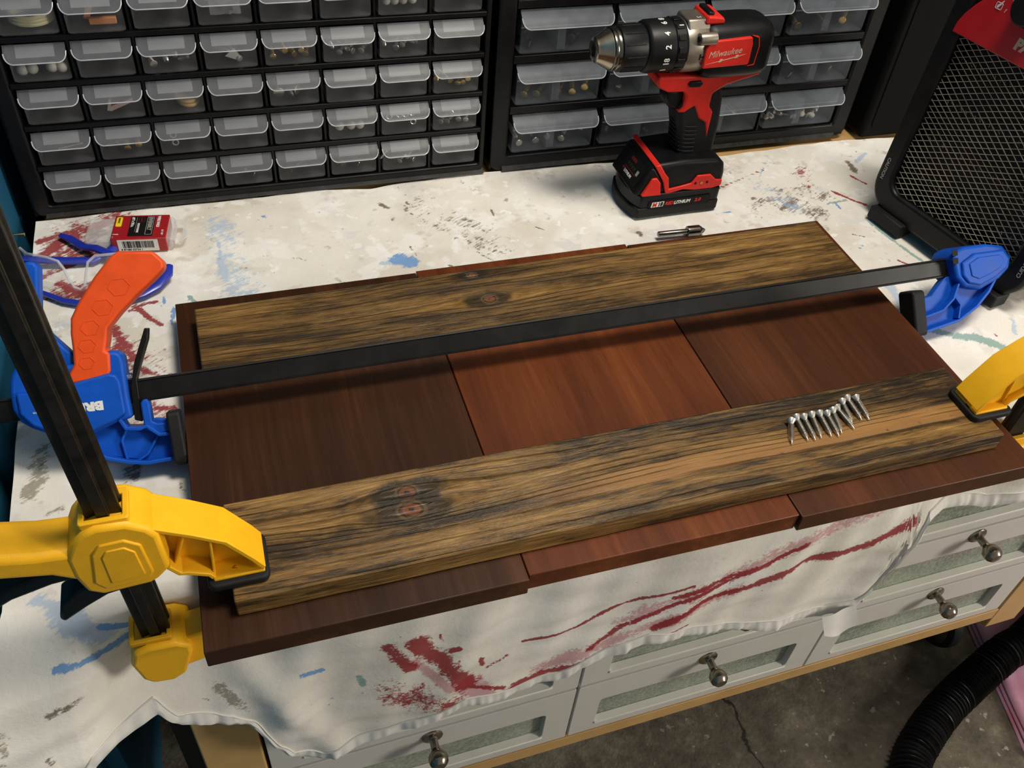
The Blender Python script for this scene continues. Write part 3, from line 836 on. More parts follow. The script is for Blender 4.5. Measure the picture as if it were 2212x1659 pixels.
# ------------------------------------------------------------------ drawer cabinets
ORD = ['first', 'second', 'third', 'fourth', 'fifth', 'sixth', 'seventh', 'eighth']
def cabinet(label, x0, x1, ncol, nrow, zt0, pitch, dh, lipw, cx0, cpitch, big):
    YF = 0.939
    root = thing('drawer_cabinet', label, 'drawer cabinet', (x0, YF, 0))
    L = lambda x: x - x0
    W = x1 - x0; H = 0.402; D = 0.165
    sh = MB()
    sh.box(0, 0.004, 0.004, D, 0, H); sh.box(W - 0.004, W, 0.004, D, 0, H)
    sh.box(0.004, W - 0.004, 0.004, D, 0.0, 0.004); sh.box(0.004, W - 0.004, 0.004, D, H - 0.004, H)
    sh.box(0.004, W - 0.004, D - 0.004, D, 0.004, H - 0.004)
    sh.build('shell', 'cabinet_black', root, bevel=0.0006)
    ix0, ix1 = L(cx0) - 0.004, L(cx0) + cpitch * (ncol - 1) + lipw + 0.004
    iz0 = zt0 - dh - 0.003
    iz1 = zt0 + pitch * (nrow - 1) + 0.004
    out = rrect(0, W, 0, H, 0.012, 6); inn = rrect(ix0, ix1, iz0, iz1, 0.003, 6)
    MB().ring(out, inn, 0.0, 0.016, 'y').build('front_rim', 'cabinet_black', root, bevel=0.003, seg=3)
    # sloping dusty sill under the lowest drawers
    MB().add([(ix0 - 0.006, -0.004, 0.002), (ix1 + 0.006, -0.004, 0.002), (ix1 + 0.004, 0.012, iz0), (ix0 - 0.004, 0.012, iz0), (ix0 - 0.006, 0.016, 0.002), (ix1 + 0.006, 0.016, 0.002)],
             [(0, 1, 2, 3), (0, 3, 4), (1, 5, 2), (0, 4, 5, 1), (3, 2, 5, 4)]).build('sill', 'dusty_black', root, smooth=False)
    for k in range(1, nrow):
        z = zt0 - dh + pitch * k - 0.001
        MB().box(ix0, ix1, 0.000, D - 0.004, z - (pitch - dh) + 0.0025, z).build('shelf', 'cabinet_black', root, bevel=0.0008)
    for c in range(1, ncol):
        x = L(cx0) + cpitch * c - (cpitch - lipw) / 2
        MB().box(x - 0.0012, x + 0.0012, 0.003, D - 0.004, iz0, iz1).build('divider', 'cabinet_black', root)
    # one drawer, then copies that share its meshes
    bw = lipw - (0.0035 if not big else 0.004)
    pad = (lipw - bw) / 2
    t = 0.0012
    def proto():
        g = MB()
        rr = rrect(pad, pad + bw, -dh + 0.0005, -0.001, [0.004, 0.004, 0.0005, 0.0005], 4)
        # thin moulded walls
        nr_ = len(rr)
        g.add([(x, 0.002, z) for x, z in rr], [tuple(range(nr_))])
        xa, xb, za, zb = pad, pad + bw, -dh + 0.0015, -0.006
        g.add([(xa, 0.0022, za), (xb, 0.0022, za), (xb, 0.135, za), (xa, 0.135, za), (xa, 0.0022, zb), (xb, 0.0022, zb), (xb, 0.135, zb), (xa, 0.135, zb)],
              [(0, 1, 2, 3), (0, 3, 7, 4), (1, 5, 6, 2), (3, 2, 6, 7)])
        d = g.build('drawer', 'big_drawer' if big else 'drawer', root, smooth=False)
        # curved pull lip: leans out and down, rounded lower corners, turned-up rim
        lh = 0.0135 if not big else 0.016
        po = 0.0125 if not big else 0.015
        rows = 7
        prof = [(0.0, 0.002), (-0.15, 0.0), (-0.45, -0.45), (-0.65, -0.70), (-0.80, -0.86), (-0.90, -0.97), (-0.97, -1.05), (-1.0, -1.12)]
        vs = []; fs = []
        nx = 16
        rc = 0.0075
        for pi_, (a, b) in enumerate(prof):
            z = a * lh; y = 0.002 + b * po
            # inset of the ends grows towards the lower edge (rounded corners)
            q = max(0.0, (-z - (lh - rc)) / rc)
            ins = rc * (1 - math.sqrt(max(0.0, 1 - min(1, q) ** 2)))
            for i in range(nx + 1):
                x = ins + (lipw - 2 * ins) * i / nx
                vs.append((x, y, z))
        for p in range(len(prof) - 1):
            for i in range(nx):
                a = p * (nx + 1) + i
                fs.append((a, a + 1, a + nx + 2, a + nx + 1))
        lm = MB().add(vs, [f[::-1] for f in fs]).build('pull_lip', 'big_lip' if big else 'lip', d)
        n1_ = nx + 1; pl = len(prof)
        rim = MB().tube([vs[q * n1_] for q in range(2, pl)] + [vs[(pl - 1) * n1_ + i] for i in range(1, nx)] + [vs[q * n1_ + nx] for q in range(pl - 1, 1, -1)], 0.0006, 6).build('lip_edge', 'lip_edge', d)
        if not big:
            # card slot seen through the lip
            cw = lipw * 0.62
            cv = []
            for a, b in ((-0.12, 0.10), (-0.45, -0.30), (-0.78, -0.66)):
                for x in (lipw / 2 - cw / 2, lipw / 2 + cw / 2):
                    cv.append((x, 0.0035 + b * po, a * lh))
            c = MB().add(cv, [(0, 2, 3, 1), (2, 4, 5, 3)]).build('label_card', 'card_white', d, smooth=False)
        else:
            dv = MB()
            xm = lipw * 0.48
            for q in (-0.0042, 0.0042):
                dv.box(xm + q - 0.0006, xm + q + 0.0006, 0.0035, 0.13, -dh + 0.0025, -0.012)
            dv.add([(xm - 0.0042, 0.0040, -dh + 0.0025), (xm + 0.0042, 0.0040, -dh + 0.0025), (xm + 0.0042, 0.0040, -0.012), (xm - 0.0042, 0.0040, -0.012)], [(0, 1, 2, 3)])
            dv.build('partition', 'big_lip', d)
            MB().box(pad, pad + bw, 0.0005, 0.0018, -0.0205, -0.0195).build('rib', 'big_lip', d)
        return d
    first = proto()
    drawers = {}
    for k in range(nrow):
        for c in range(ncol):
            d = first if (k == 0 and c == 0) else copy_tree(first, root)
            out_ = 0.0015 * random.random() if random.random() < 0.7 else 0.004 * random.random()
            d.location = (L(cx0) + cpitch * c, -out_, zt0 + pitch * k)
            drawers[(k, c)] = d
    return root, drawers
SMALL = cabinet('black cabinet of many small clear drawers, left of the two', -0.207, 0.3005, 8, 8, 0.0545, 0.0463, 0.0385, 0.0555, -0.1850, 0.0600, False)
LARGE = cabinet('black cabinet of large clear drawers behind the drill', 0.3085, 0.8165, 4, 6, 0.0735, 0.0630, 0.0515, 0.1080, 0.3335, 0.1160, True)

# dust specks stay in the materials; the drawers' contents are things of their own
def screw_mesh(name, length, r, head, mat, threads=True):
    prof = [(0.0, 0.0), (head * 0.88, 0.0), (head, length * 0.015), (head * 0.96, length * 0.035), (r * 1.0, length * 0.17)]
    n = max(4, int(length / 0.0019))
    for i in range(n):
        h = length * 0.2 + (length * 0.68) * i / n
        st = (length * 0.68) / n
        tp = 1.0 if h < length * 0.72 else max(0.35, 1 - (h - length * 0.72) / (length * 0.3))
        prof += [(r * 0.72 * tp, h), (r * 0.72 * tp, h + st * 0.25), (r * 1.32 * tp, h + st * 0.55), (r * 0.72 * tp, h + st * 0.85)]
    prof += [(r * 0.30, length * 0.93), (0.0002, length)]
    g = MB().lathe(prof, 10)
    return g
def put_screw(name, label, group, p, q, length, r, head, mat, cat='screw'):
    """p head end, q tip direction"""
    d = (Vector(q) - Vector(p)).normalized()
    rot = d.to_track_quat('X', 'Z').to_matrix()
    key = (name, length, r, head, mat)
    if key not in put_screw.cache:
        put_screw.cache[key] = screw_mesh(name, length, r, head, mat).build(name, mat)
        o = put_screw.cache[key]
    else:
        o = put_screw.cache[key].copy(); COL.objects.link(o)
    o.matrix_basis = Matrix.Translation(p) @ rot.to_4x4()
    return tag(o, label, cat, group)
put_screw.cache = {}
def wh(cab, key):
    d = cab[1][key]
    return chain(d).translation
def where(k, c, nm):
    return '%s column, %s row up, %s cabinet' % (ORD[c], ORD[k], nm)
def drop(cab, nm, k, c, what, n, mat='steel', length=0.022, r=0.0016, head=0.0036, w=0.05, dh=0.0385):
    o = wh(cab, (k, c))
    z = o.z - dh + 0.003 + head * 0.9
    for i in range(n):
        x = o.x + 0.008 + (w - 0.010) * (i + 0.3 + 0.4 * random.random()) / n
        a = random.uniform(-0.9, 0.9) + (math.pi if random.random() < 0.35 else 0)
        y = o.y + 0.006 + head + (length if math.cos(a) < 0 else 0.0) + 0.003 * random.random()
        p = Vector((x, y, z + (0.004 if i % 3 == 2 else 0)))
        q = p + Vector((math.sin(a), abs(math.cos(a)) if math.cos(a) > 0 else -abs(math.cos(a)), 0.12))
        put_screw('wood_screw', '%s in the drawer of %s' % (what, where(k, c, nm)), 'screws in drawer %d-%d of the %s cabinet' % (k + 1, c + 1, nm), p, q, length, r, head, mat)
sm = 'small-drawer'
drop(SMALL, sm, 3, 4, 'brassy screws', 7, 'brass'); drop(SMALL, sm, 3, 5, 'silver screws', 5, 'steel', 0.028); drop(SMALL, sm, 3, 6, 'silver screws', 5, 'steel', 0.026)
drop(SMALL, sm, 2, 4, 'big pan-head screws', 4, 'steel', 0.03, 0.002, 0.0062); drop(SMALL, sm, 2, 7, 'brassy long screws', 6, 'brass', 0.03)
drop(SMALL, sm, 1, 7, 'mixed silver screws', 5, 'steel', 0.026); drop(SMALL, sm, 1, 1, 'small brass screws', 3, 'brass', 0.016)
drop(SMALL, sm, 3, 2, 'short bright screws', 4, 'steel', 0.012, 0.002, 0.004); drop(SMALL, sm, 0, 6, 'thin silver screws', 4, 'steel', 0.024, 0.0012)
drop(SMALL, sm, 0, 4, 'dull screws', 2, 'dark_steel'); drop(SMALL, sm, 0, 5, 'dull screws', 2, 'dark_steel'); drop(SMALL, sm, 3, 3, 'metal pins', 2, 'steel', 0.03); drop(SMALL, sm, 0, 3, 'dull screws', 2, 'dark_steel')
lg = 'large-drawer'
for (k, c, what, n, mt, ln) in ((0, 0, 'drill bits', 5, 'steel', 0.055), (0, 1, 'round bolts', 2, 'dark_steel', 0.02), (0, 2, 'long bolts', 3, 'steel', 0.045), (0, 3, 'bright nuts and bolts', 9, 'steel', 0.012),
                                (1, 0, 'twist drill bits', 6, 'brass', 0.045), (1, 2, 'bright bolts', 5, 'steel', 0.02), (1, 3, 'dull bolts', 3, 'dark_steel', 0.02), (2, 0, 'bagged screws', 4, 'dark_steel', 0.05), (2, 3, 'brown bolts', 3, 'brass', 0.04), (2, 2, 'round-head bolts', 2, 'steel', 0.03), (1, 1, 'dull bolts', 2, 'dark_steel', 0.02)):
    drop(LARGE, lg, k, c, what, n, mt, ln, 0.0022, 0.0048, 0.10, 0.0515)
def ring_thing(name, label, cat, group, p, R_, r, mat, flatten=1.0):
    pts = [(R_ * math.cos(a), 0, R_ * math.sin(a)) for a in [2 * math.pi * i / 16 for i in range(16)]]
    g = MB().tube(pts, r, 6, closed=True, up=(0, 1, 0))
    o = g.build(name, mat); o.location = p
    return tag(o, label, cat, group)
def inside(cab, k, c, dx, dy, dz, dh=0.0385):
    o = wh(cab, (k, c)); return Vector((o.x + dx, o.y + 0.006 + dy, o.z - dh + 0.003 + dz))
for i, (dx, dz) in enumerate(((0.024, 0.017), (0.031, 0.017), (0.039, 0.018), (0.040, 0.007), (0.012, 0.016))):
    ring_thing('washer', 'steel washers in the drawer of ' + where(1, 6, sm), 'washer', 'washers in the small-drawer cabinet', inside(SMALL, 1, 6, dx, 0.004, dz), 0.003, 0.0009, 'steel')
for i, (dx, dz) in enumerate(((0.016, 0.016), (0.017, 0.007))):
    ring_thing('washer', 'pale washers in the drawer of ' + where(1, 2, sm), 'washer', 'pale washers in the drawer', inside(SMALL, 1, 2, dx, 0.003, dz), 0.003, 0.0008, 'pale_ball')
def ball(name, label, cat, group, p, r, mat, sq=1.0):
    prof = [(max(0.0001, r * math.sin(math.pi * i / 8)), -r * sq * math.cos(math.pi * i / 8)) for i in range(9)]
    o = MB().lathe(prof, 14).build(name, mat); o.location = p
    return tag(o, label, cat, group)
for dx, dz in ((0.010, 0.0058), (0.019, 0.0065), (0.037, 0.0072), (0.046, 0.0065)):
    ball('rubber_bumper', 'round rubber bumpers in the drawer of ' + where(3, 0, sm), 'bumper', 'bumpers in the drawer', inside(SMALL, 3, 0, dx, 0.006, dz), 0.0056, 'pale_ball')
for dx in (0.015, 0.028, 0.038):
    ball('door_knob', 'pale ball knobs in the drawer of ' + where(1, 5, sm), 'knob', 'knobs in the drawer', inside(SMALL, 1, 5, dx, 0.006, 0.0085), 0.0052, 'pale_ball')
for dx in (0.012, 0.021, 0.030, 0.04):
    ball('furniture_glide', 'round glides in the drawer of ' + where(4, 6, sm), 'glide', 'glides in the drawer', inside(SMALL, 4, 6, dx, 0.006, 0.0085), 0.0045, 'pale_ball')
for dx in (0.010, 0.015):
    ball('bead', 'tan beads in the drawer of ' + where(4, 7, sm), 'bead', 'beads in the drawer', inside(SMALL, 4, 7, dx, 0.005, 0.010), 0.003, 'tan')
# single odd things
for i in range(3):
    pts = [(0.019 * math.cos(a), 0.012 * math.sin(a), 0) for a in [2 * math.pi * q / 24 for q in range(24)]]
    o = MB().tube(pts, 0.0018, 6, closed=True).build('cord_coil', 'ivory'); o.location = inside(SMALL, 4, 0, 0.030, 0.016, 0.006 + 0.0034 * i)
    o.rotation_euler = (0.25, 0, 0)
    tag(o, 'ivory cord coil in the drawer of ' + where(4, 0, sm), 'cord', 'loops of ivory cord')
o = MB().box(-0.0125, 0.0125, 0, 0.005, 0, 0.0065).build('wooden_peg', 'orange_foam', bevel=0.0008); o.location = inside(SMALL, 4, 1, 0.034, 0.003, 0.002)
tag(o, 'orange wooden block lying flat in second-column drawer, cut by the top edge', 'block')
o = MB().box(-0.003, 0.003, 0, 0.005, -0.009, 0.009).build('wooden_peg', 'orange_foam', bevel=0.0008); o.location = inside(SMALL, 4, 1, 0.022, 0.010, 0.013); o.rotation_euler = (0, 0.35, 0)
tag(o, 'orange wooden block leaning upright in second-column drawer, cut by the top edge', 'block')
mt = Matrix.Rotation(math.radians(90), 4, 'Y')
for i in range(2):
    o = MB().lathe([(0.0001, 0), (0.0115, 0.0), (0.0125, 0.0012), (0.0125, 0.003), (0.0001, 0.004)], 20, mt).build('wooden_disc', 'tan'); o.location = inside(SMALL, 2, 2, 0.038 - 0.001 * i, 0.016, 0.0055 + 0.0042 * i)
    o.rotation_euler = (0.25, 0.1, 0)
    tag(o, 'tan wooden disc in the drawer of ' + where(2, 2, sm), 'disc', 'stacked tan discs')
g = MB().prism([(-0.013, 0.0), (-0.009, 0.012), (-0.0065, 0.0115), (-0.0085, 0.0045), (0.013, 0.0115), (0.014, 0.008), (-0.009, -0.001)], 0, 0.009, 'y')
o = g.build('plastic_strip', 'pink_strip'); o.location = inside(SMALL, 2, 1, 0.030, 0.004, 0.003)
tag(o, 'folded pinkish strip in the drawer of ' + where(2, 1, sm), 'strip')
g = MB().prism([(-0.008, 0.004), (0.002, 0.012), (0.008, 0.002), (0.004, -0.001)], 0, 0.0006, 'y')
o = g.build('paper_slip', 'grey_slip'); o.location = inside(SMALL, 3, 3, 0.030, 0.004, 0.003)
tag(o, 'grey paper slip in the drawer of ' + where(3, 3, sm), 'paper')
g = MB()
gv = []
for i in range(9):
    for j in range(6):
        gv.append((0.030 * i / 8, 0.006 + 0.004 * mnoise.noise(Vector((i * 0.9, j * 1.1, 0.2))), 0.016 * j / 5 + 0.002 * mnoise.noise(Vector((i, j, 4)))))
g.add(gv, [(i * 6 + j, (i + 1) * 6 + j, (i + 1) * 6 + j + 1, i * 6 + j + 1) for i in range(8) for j in range(5)])
o = g.build('plastic_bag', 'clamshell'); o.location = inside(SMALL, 4, 3, 0.014, 0.001, 0.003)
tag(o, 'crumpled clear bag in the drawer of ' + where(4, 3, sm), 'plastic bag')
o = MB().tube([(0, 0, 0), (0.024, 0.004, 0.002)], 0.0008, 6).build('wooden_stick', 'tan'); o.location = inside(SMALL, 1, 0, 0.021, 0.003, 0.012)
tag(o, 'thin wooden stick in the drawer of ' + where(1, 0, sm), 'stick')

# black case standing between the large cabinet and the heater
t = thing('black_case', 'plain black case standing between large-drawer cabinet and heater', 'case', (0.834, 0.926, 0))
MB().box(0, 0.105, 0, 0.16, 0.0, 0.36).build('body', 'case_black', t, bevel=0.006, seg=3)
MB().prism(rrect(0.012, 0.093, 0.015, 0.34, 0.008), -0.0012, 0.001, 'y').build('front_panel', 'case_black', t, bevel=0.0006)
MB().tube([(0.03, -0.002, 0.20), (0.03, -0.014, 0.205), (0.03, -0.014, 0.275), (0.03, -0.002, 0.28)], 0.004, 8).build('handle', 'case_black', t)

# ------------------------------------------------------------------ blue and orange bar clamp, lying tilted across the boards
dv = Vector((0, -0.643, -0.766)).normalized()
nv = Vector((0, -0.766, 0.643)).normalized()
RC = Matrix(((1, -dv[0], nv[0]), (0, -dv[1], nv[1]), (0, -dv[2], nv[2])))
BC = thing('bar_clamp', 'long bar clamp with blue jaws and an orange handle', 'clamp', (0, 0.5875, 0.0555), RC)
def fl_(pts): return [(x, -v) for x, v in pts]
B_body = [(-0.1899, -0.0143), (-0.1884, -0.0222), (-0.1864, -0.0282), (-0.1805, -0.0354), (-0.165, -0.033), (-0.1485, -0.029), (-0.1399, -0.0294), (-0.1265, -0.0329), (-0.1156, -0.0358), (-0.1081, -0.0346), (-0.1043, -0.0318), (-0.1038, -0.0249), (-0.1048, 0.0039), (-0.1044, 0.0205), (-0.1149, 0.0217), (-0.1372, 0.0289), (-0.152, 0.0285), (-0.1664, 0.0245), (-0.1789, 0.0166), (-0.1859, 0.0105), (-0.1901, 0.0001)]
MB().prism(fl_(B_body), -0.017, 0.012).build('body', 'blue', BC, bevel=0.003, seg=3)
B_face = [(-0.1850, -0.0130), (-0.170, -0.0120), (-0.150, -0.0135), (-0.1165, -0.0180), (-0.1105, -0.0160), (-0.1085, -0.010), (-0.1085, 0.0160), (-0.1180, 0.0205), (-0.1390, 0.0270), (-0.1640, 0.0225), (-0.1770, 0.0150), (-0.1850, 0.0040)]
bf = MB().prism(fl_(B_face), 0.010, 0.0155).build('side_cover', 'blue', BC, bevel=0.002, seg=3)
B_arm_web = [(-0.145, 0.020), (-0.112, 0.019), (-0.1095, 0.0275), (-0.1006, 0.0303), (-0.094, 0.026), (-0.0887, 0.0245), (-0.0780, 0.0270), (-0.0780, 0.058), (-0.0994, 0.0585), (-0.1289, 0.0495), (-0.1400, 0.042)]
arm = MB().prism(fl_(B_arm_web), -0.006, 0.003).build('jaw', 'blue', BC, bevel=0.001)
def strip(pts, th, w0, w1):
    """band of thickness th following a polyline (in the clamp plane)"""
    L = []; Rr = []
    n = len(pts)
    for i in range(n):
        a = Vector(pts[max(0, i - 1)]); b = Vector(pts[min(n - 1, i + 1)])
        t = (b - a).normalized(); p = Vector(pts[i]); s = Vector((-t.y, t.x)) * th / 2
        L.append(tuple(p + s)); Rr.append(tuple(p - s))
    return L + Rr[::-1], w0, w1
for nm, pts, th in (('flange', [(-0.1400, 0.0415), (-0.1288, 0.0500), (-0.1130, 0.0560), (-0.0994, 0.0590), (-0.0770, 0.0590)], 0.003),
                    ('flange', [(-0.1150, 0.0195), (-0.1113, 0.0285), (-0.1006, 0.0303), (-0.0955, 0.0290), (-0.0915, 0.033), (-0.0870, 0.0375), (-0.0770, 0.0385)], 0.003),
                    ('rib', [(-0.1115, 0.0290), (-0.1165, 0.0380), (-0.1150, 0.0540)], 0.0022), ('rib', [(-0.0880, 0.0380), (-0.0985, 0.0520), (-0.1080, 0.0570)], 0.0022)):
    a, w0, w1 = strip(fl_(pts), th, -0.012, 0.012 if nm == 'flange' else 0.007)
    MB().prism(a, w0, w1).build(nm, 'blue', arm, bevel=0.0006)
MB().prism(fl_([(-0.0975, 0.032), (-0.0970, 0.010), (-0.0952, 0.0075), (-0.0920, 0.0075), (-0.0908, 0.010), (-0.0908, 0.026), (-0.0870, 0.0285), (-0.077, 0.0290), (-0.077, 0.0365), (-0.088, 0.037)]), -0.010, 0.010).build('hook', 'blue', arm, bevel=0.001)
B_handle = [(-0.0928, -0.1132), (-0.0672, -0.11), (-0.0602, -0.1009), (-0.0611, -0.0953), (-0.0686, -0.0891), (-0.0853, -0.0766), (-0.1006, -0.0637), (-0.1107, -0.0538), (-0.1131, -0.0436), (-0.1157, -0.0365), (-0.1124, -0.0337), (-0.1141, -0.0200), (-0.1174, -0.0148), (-0.1465, -0.0133), (-0.1462, -0.0209), (-0.1403, -0.029), (-0.139, -0.0426), (-0.1385, -0.053), (-0.1364, -0.065), (-0.1294, -0.0759), (-0.114, -0.095), (-0.0993, -0.1099)]
hd = MB().prism(fl_(B_handle), -0.015, 0.0135).build('handle', 'orange', BC, bevel=0.0035, seg=3)
for (hx, hv_), r in zip([(-0.0968, -0.0848), (-0.1114, -0.0704), (-0.1233, -0.0557), (-0.1278, -0.0418), (-0.1304, -0.0284)], (0.0088, 0.0082, 0.0076, 0.007, 0.0062)):
    o_ = [(hx + r * math.cos(math.pi / 3 * i), -hv_ + r * 0.86 * math.sin(math.pi / 3 * i)) for i in range(6)]
    i_ = [(hx + (r - 0.0006) * math.cos(math.pi / 3 * i), -hv_ + (r - 0.0006) * 0.86 * math.sin(math.pi / 3 * i)) for i in range(6)]
    MB().ring(o_, i_, 0.0130, 0.0138).build('hexagon_relief', 'orange', hd, smooth=False)
B_lever = [(-0.1676, -0.1076), (-0.1654, -0.1121), (-0.1607, -0.114), (-0.1552, -0.1126), (-0.1532, -0.1083), (-0.1585, -0.0746), (-0.156, -0.058), (-0.1414, -0.0385), (-0.1437, -0.0255), (-0.1608, -0.0264), (-0.17, -0.0522), (-0.172, -0.0749)]
MB().prism(fl_(B_lever), -0.010, 0.008).build('trigger', 'blue', BC, bevel=0.0025, seg=3)
B_rel = [(-0.0845, -0.0499), (-0.0816, -0.0495), (-0.0835, -0.0405), (-0.0939, -0.0177), (-0.097, -0.01), (-0.0985, 0.0254), (-0.1040, 0.0231), (-0.1028, -0.0043), (-0.0965, -0.0241)]
MB().prism(fl_(B_rel), -0.009, 0.006).build('release_lever', 'black_metal', BC, bevel=0.0006)
MB().tube([(-0.1045, 0.012 + 0.0018 * math.cos(a), 0.004 + 0.0018 * math.sin(a)) if False else (-0.1040 + 0.0045 * a / 25, 0.0125 + 0.0028 * math.cos(a), 0.003 + 0.0028 * math.sin(a)) for a in [i * 0.6 for i in range(40)]], 0.0005, 5).build('spring', 'steel', BC)
# bar: flat steel with a shallow channel in its face
bar = MB().prism([(-0.0095, -0.003), (0.0095, -0.003), (0.0095, 0.003), (0.0080, 0.0034), (0.0072, 0.0024), (-0.0072, 0.0024), (-0.0080, 0.0034), (-0.0095, 0.003)], -0.215, 0.722, 'x')
bar.build('bar', 'black_metal', BC, smooth=False)
for x0, x1, va, vb in ((-0.0790, -0.0682, -0.0650, -0.0200), (0.6443, 0.6590, -0.0650, -0.0180)):
    p_ = MB().prism(rrect(va, vb, -0.005, 0.018, 0.004), x0, x1, 'x').build('pad', 'black_rubber', BC, bevel=0.002, seg=3)
R_head = [(0.704, -0.0129), (0.7076, -0.0202), (0.7206, -0.0264), (0.7463, -0.0273), (0.7651, -0.0226), (0.7857, -0.0018), (0.781, 0.0096), (0.7642, 0.0194), (0.7392, 0.028), (0.7196, 0.02), (0.7082, 0.0097)]
R_h2 = [(0.7000, -0.0100), (0.7040, -0.0165), (0.7150, -0.0190), (0.7420, -0.0190), (0.7640, -0.0150), (0.7740, -0.0010), (0.7700, 0.0100), (0.7570, 0.0190), (0.7320, 0.0275), (0.7130, 0.0225), (0.7030, 0.0110)]
rh = MB().prism(fl_(R_h2), -0.019, 0.014).build('fixed_head', 'blue', BC, bevel=0.003, seg=3)
MB().prism(fl_([(0.7090, -0.0030), (0.7260, -0.0110), (0.7620, -0.0105), (0.7690, -0.0005), (0.7650, 0.0085), (0.7500, 0.0165), (0.7300, 0.0230), (0.7160, 0.0190), (0.7090, 0.0100)]), 0.013, 0.0165).build('side_cover', 'blue', rh, bevel=0.0018, seg=3)
MB().prism(fl_([(0.7170, -0.0010), (0.7290, -0.0065), (0.7560, -0.0060), (0.7610, 0.0000), (0.7560, 0.0070), (0.7430, 0.0120), (0.7280, 0.0160), (0.7190, 0.0120)]), 0.016, 0.0175).build('side_cover', 'blue', rh, bevel=0.0008)
for a in (-0.0145, -0.006):
    MB().box(0.6995, 0.706, -a - 0.003, -a + 0.003, 0.0138, 0.0143).build('slot', 'black_ink', rh)
ra = MB().prism(fl_([(0.755, 0.016), (0.7450, 0.0300), (0.7281, 0.0440), (0.7049, 0.0560), (0.6560, 0.0620), (0.6560, 0.0300), (0.6796, 0.0264), (0.6920, 0.0150), (0.7030, 0.0060)]), -0.006, 0.003).build('jaw', 'blue', BC, bevel=0.001)
for pts, th in (([(0.7560, 0.0170), (0.7450, 0.0310), (0.7281, 0.0450), (0.7049, 0.0560), (0.6560, 0.0630)], 0.0028), ([(0.7080, 0.0180), (0.7000, 0.0330), (0.6860, 0.0430), (0.6570, 0.0480)], 0.0022), ([(0.7020, 0.0310), (0.7080, 0.0400), (0.7040, 0.0540)], 0.0022)):
    a, w0, w1 = strip(fl_(pts), th, -0.012, 0.011)
    MB().prism(a, w0, w1).build('rib', 'blue', ra, bevel=0.0005)
lettering('BRI', 0.0092, (-0.1238, -0.0033, 0.0157), (-1, 0.03, 0), (-0.03, -1, 0), 'white_ink', bf, bold=0.0006, squeeze=1.25)
lettering('L', 0.0092, (-0.1655, -0.0040, 0.0157), (-1, 0.03, 0), (-0.03, -1, 0), 'white_ink', bf, bold=0.0006, squeeze=1.25)
lettering('TM', 0.0022, (-0.1722, -0.0035, 0.0157), (-1, 0.03, 0), (-0.03, -1, 0), 'white_ink', bf)

# ------------------------------------------------------------------ yellow clamps (built once, then turned round for the right end)
YC = thing('trigger_clamp', 'yellow one-handed clamp gripping the left end of the front batten', 'clamp', (-0.1075, 0.405, 0.0), None, 'yellow clamps on the front batten')
def yl(pts): return [(x + 0.1075, z) for x, z in pts]
body = [(-0.1300, 0.1200), (-0.1215, 0.1300), (-0.1130, 0.1335), (-0.0951, 0.1320), (-0.0835, 0.1240), (-0.0785, 0.1150), (-0.0775, 0.0792), (-0.0868, 0.0691), (-0.0916, 0.0661), (-0.1225, 0.0637), (-0.1317, 0.0706), (-0.1355, 0.089), (-0.1355, 0.1080)]
yb = MB().prism(yl(body), -0.017, 0.019, 'y').build('body', 'yellow', YC, bevel=0.0035, seg=3)
inset1 = [(-0.1200, 0.1100), (-0.1140, 0.1180), (-0.0990, 0.1190), (-0.0900, 0.1110), (-0.0880, 0.0800), (-0.0920, 0.0730), (-0.1190, 0.0710), (-0.1250, 0.0800)]
MB().prism(yl(inset1), -0.0182, -0.015, 'y').build('side_cover', 'yellow', yb, bevel=0.0014, seg=3)
inset2 = [(-0.1150, 0.1060), (-0.1110, 0.1120), (-0.1000, 0.1125), (-0.0945, 0.1060), (-0.0930, 0.0800), (-0.1150, 0.0770)]
MB().prism(yl(inset2), -0.0190, -0.017, 'y').build('side_cover', 'yellow', yb, bevel=0.0009)
# slot where the bar enters
MB().ring(rrect(-0.0150, 0.0150, -0.0135, 0.012, 0.002, 3), rrect(-0.0112, 0.0112, -0.0098, 0.0068, 0.0008, 3), 0.130, 0.1355).build('collar', 'yellow', yb, bevel=0.0008)
# upper jaw: web, flanges, ribs, foot plate
web = [(-0.0830, 0.1190), (-0.0600, 0.1040), (-0.0408, 0.0900), (-0.0251, 0.0660), (-0.0190, 0.0560), (-0.0190, 0.0475), (-0.0541, 0.0475), (-0.0550, 0.0545), (-0.0690, 0.0610), (-0.0740, 0.0600), (-0.0790, 0.0700)]
yj = MB().prism(yl(web), 0.001, 0.008, 'y').build('jaw', 'yellow', YC, bevel=0.0008)
for nm, pts, th, w0, w1 in (('flange', [(-0.0850, 0.1200), (-0.0600, 0.1045), (-0.0408, 0.0905), (-0.0251, 0.0650), (-0.0195, 0.0540)], 0.0036, -0.0145, 0.016),
                            ('flange', [(-0.0800, 0.0740), (-0.0740, 0.0640), (-0.0690, 0.0630), (-0.0560, 0.0560), (-0.0535, 0.0510)], 0.0034, -0.0130, 0.014),
                            ('rib', [(-0.0530, 0.0520), (-0.0500, 0.0960)], 0.0020, -0.010, 0.010), ('rib', [(-0.0760, 0.0690), (-0.0640, 0.1040)], 0.0020, -0.008, 0.008)):
    a, _, _ = strip(yl(pts), th, 0, 0)
    MB().prism(a, w0, w1, 'y').build(nm, 'yellow', yj, bevel=0.0007)
MB().box(0.0535, 0.0885, -0.0145, 0.0160, 0.0475, 0.0520).build('foot_plate', 'yellow', yj, bevel=0.001)
a_ = lettering('<', 0.006, (0.067, -0.010, 0.0521), (1, 0.2, 0), (-0.2, 1, 0), 'orange_line', yj, name='moulded_mark')
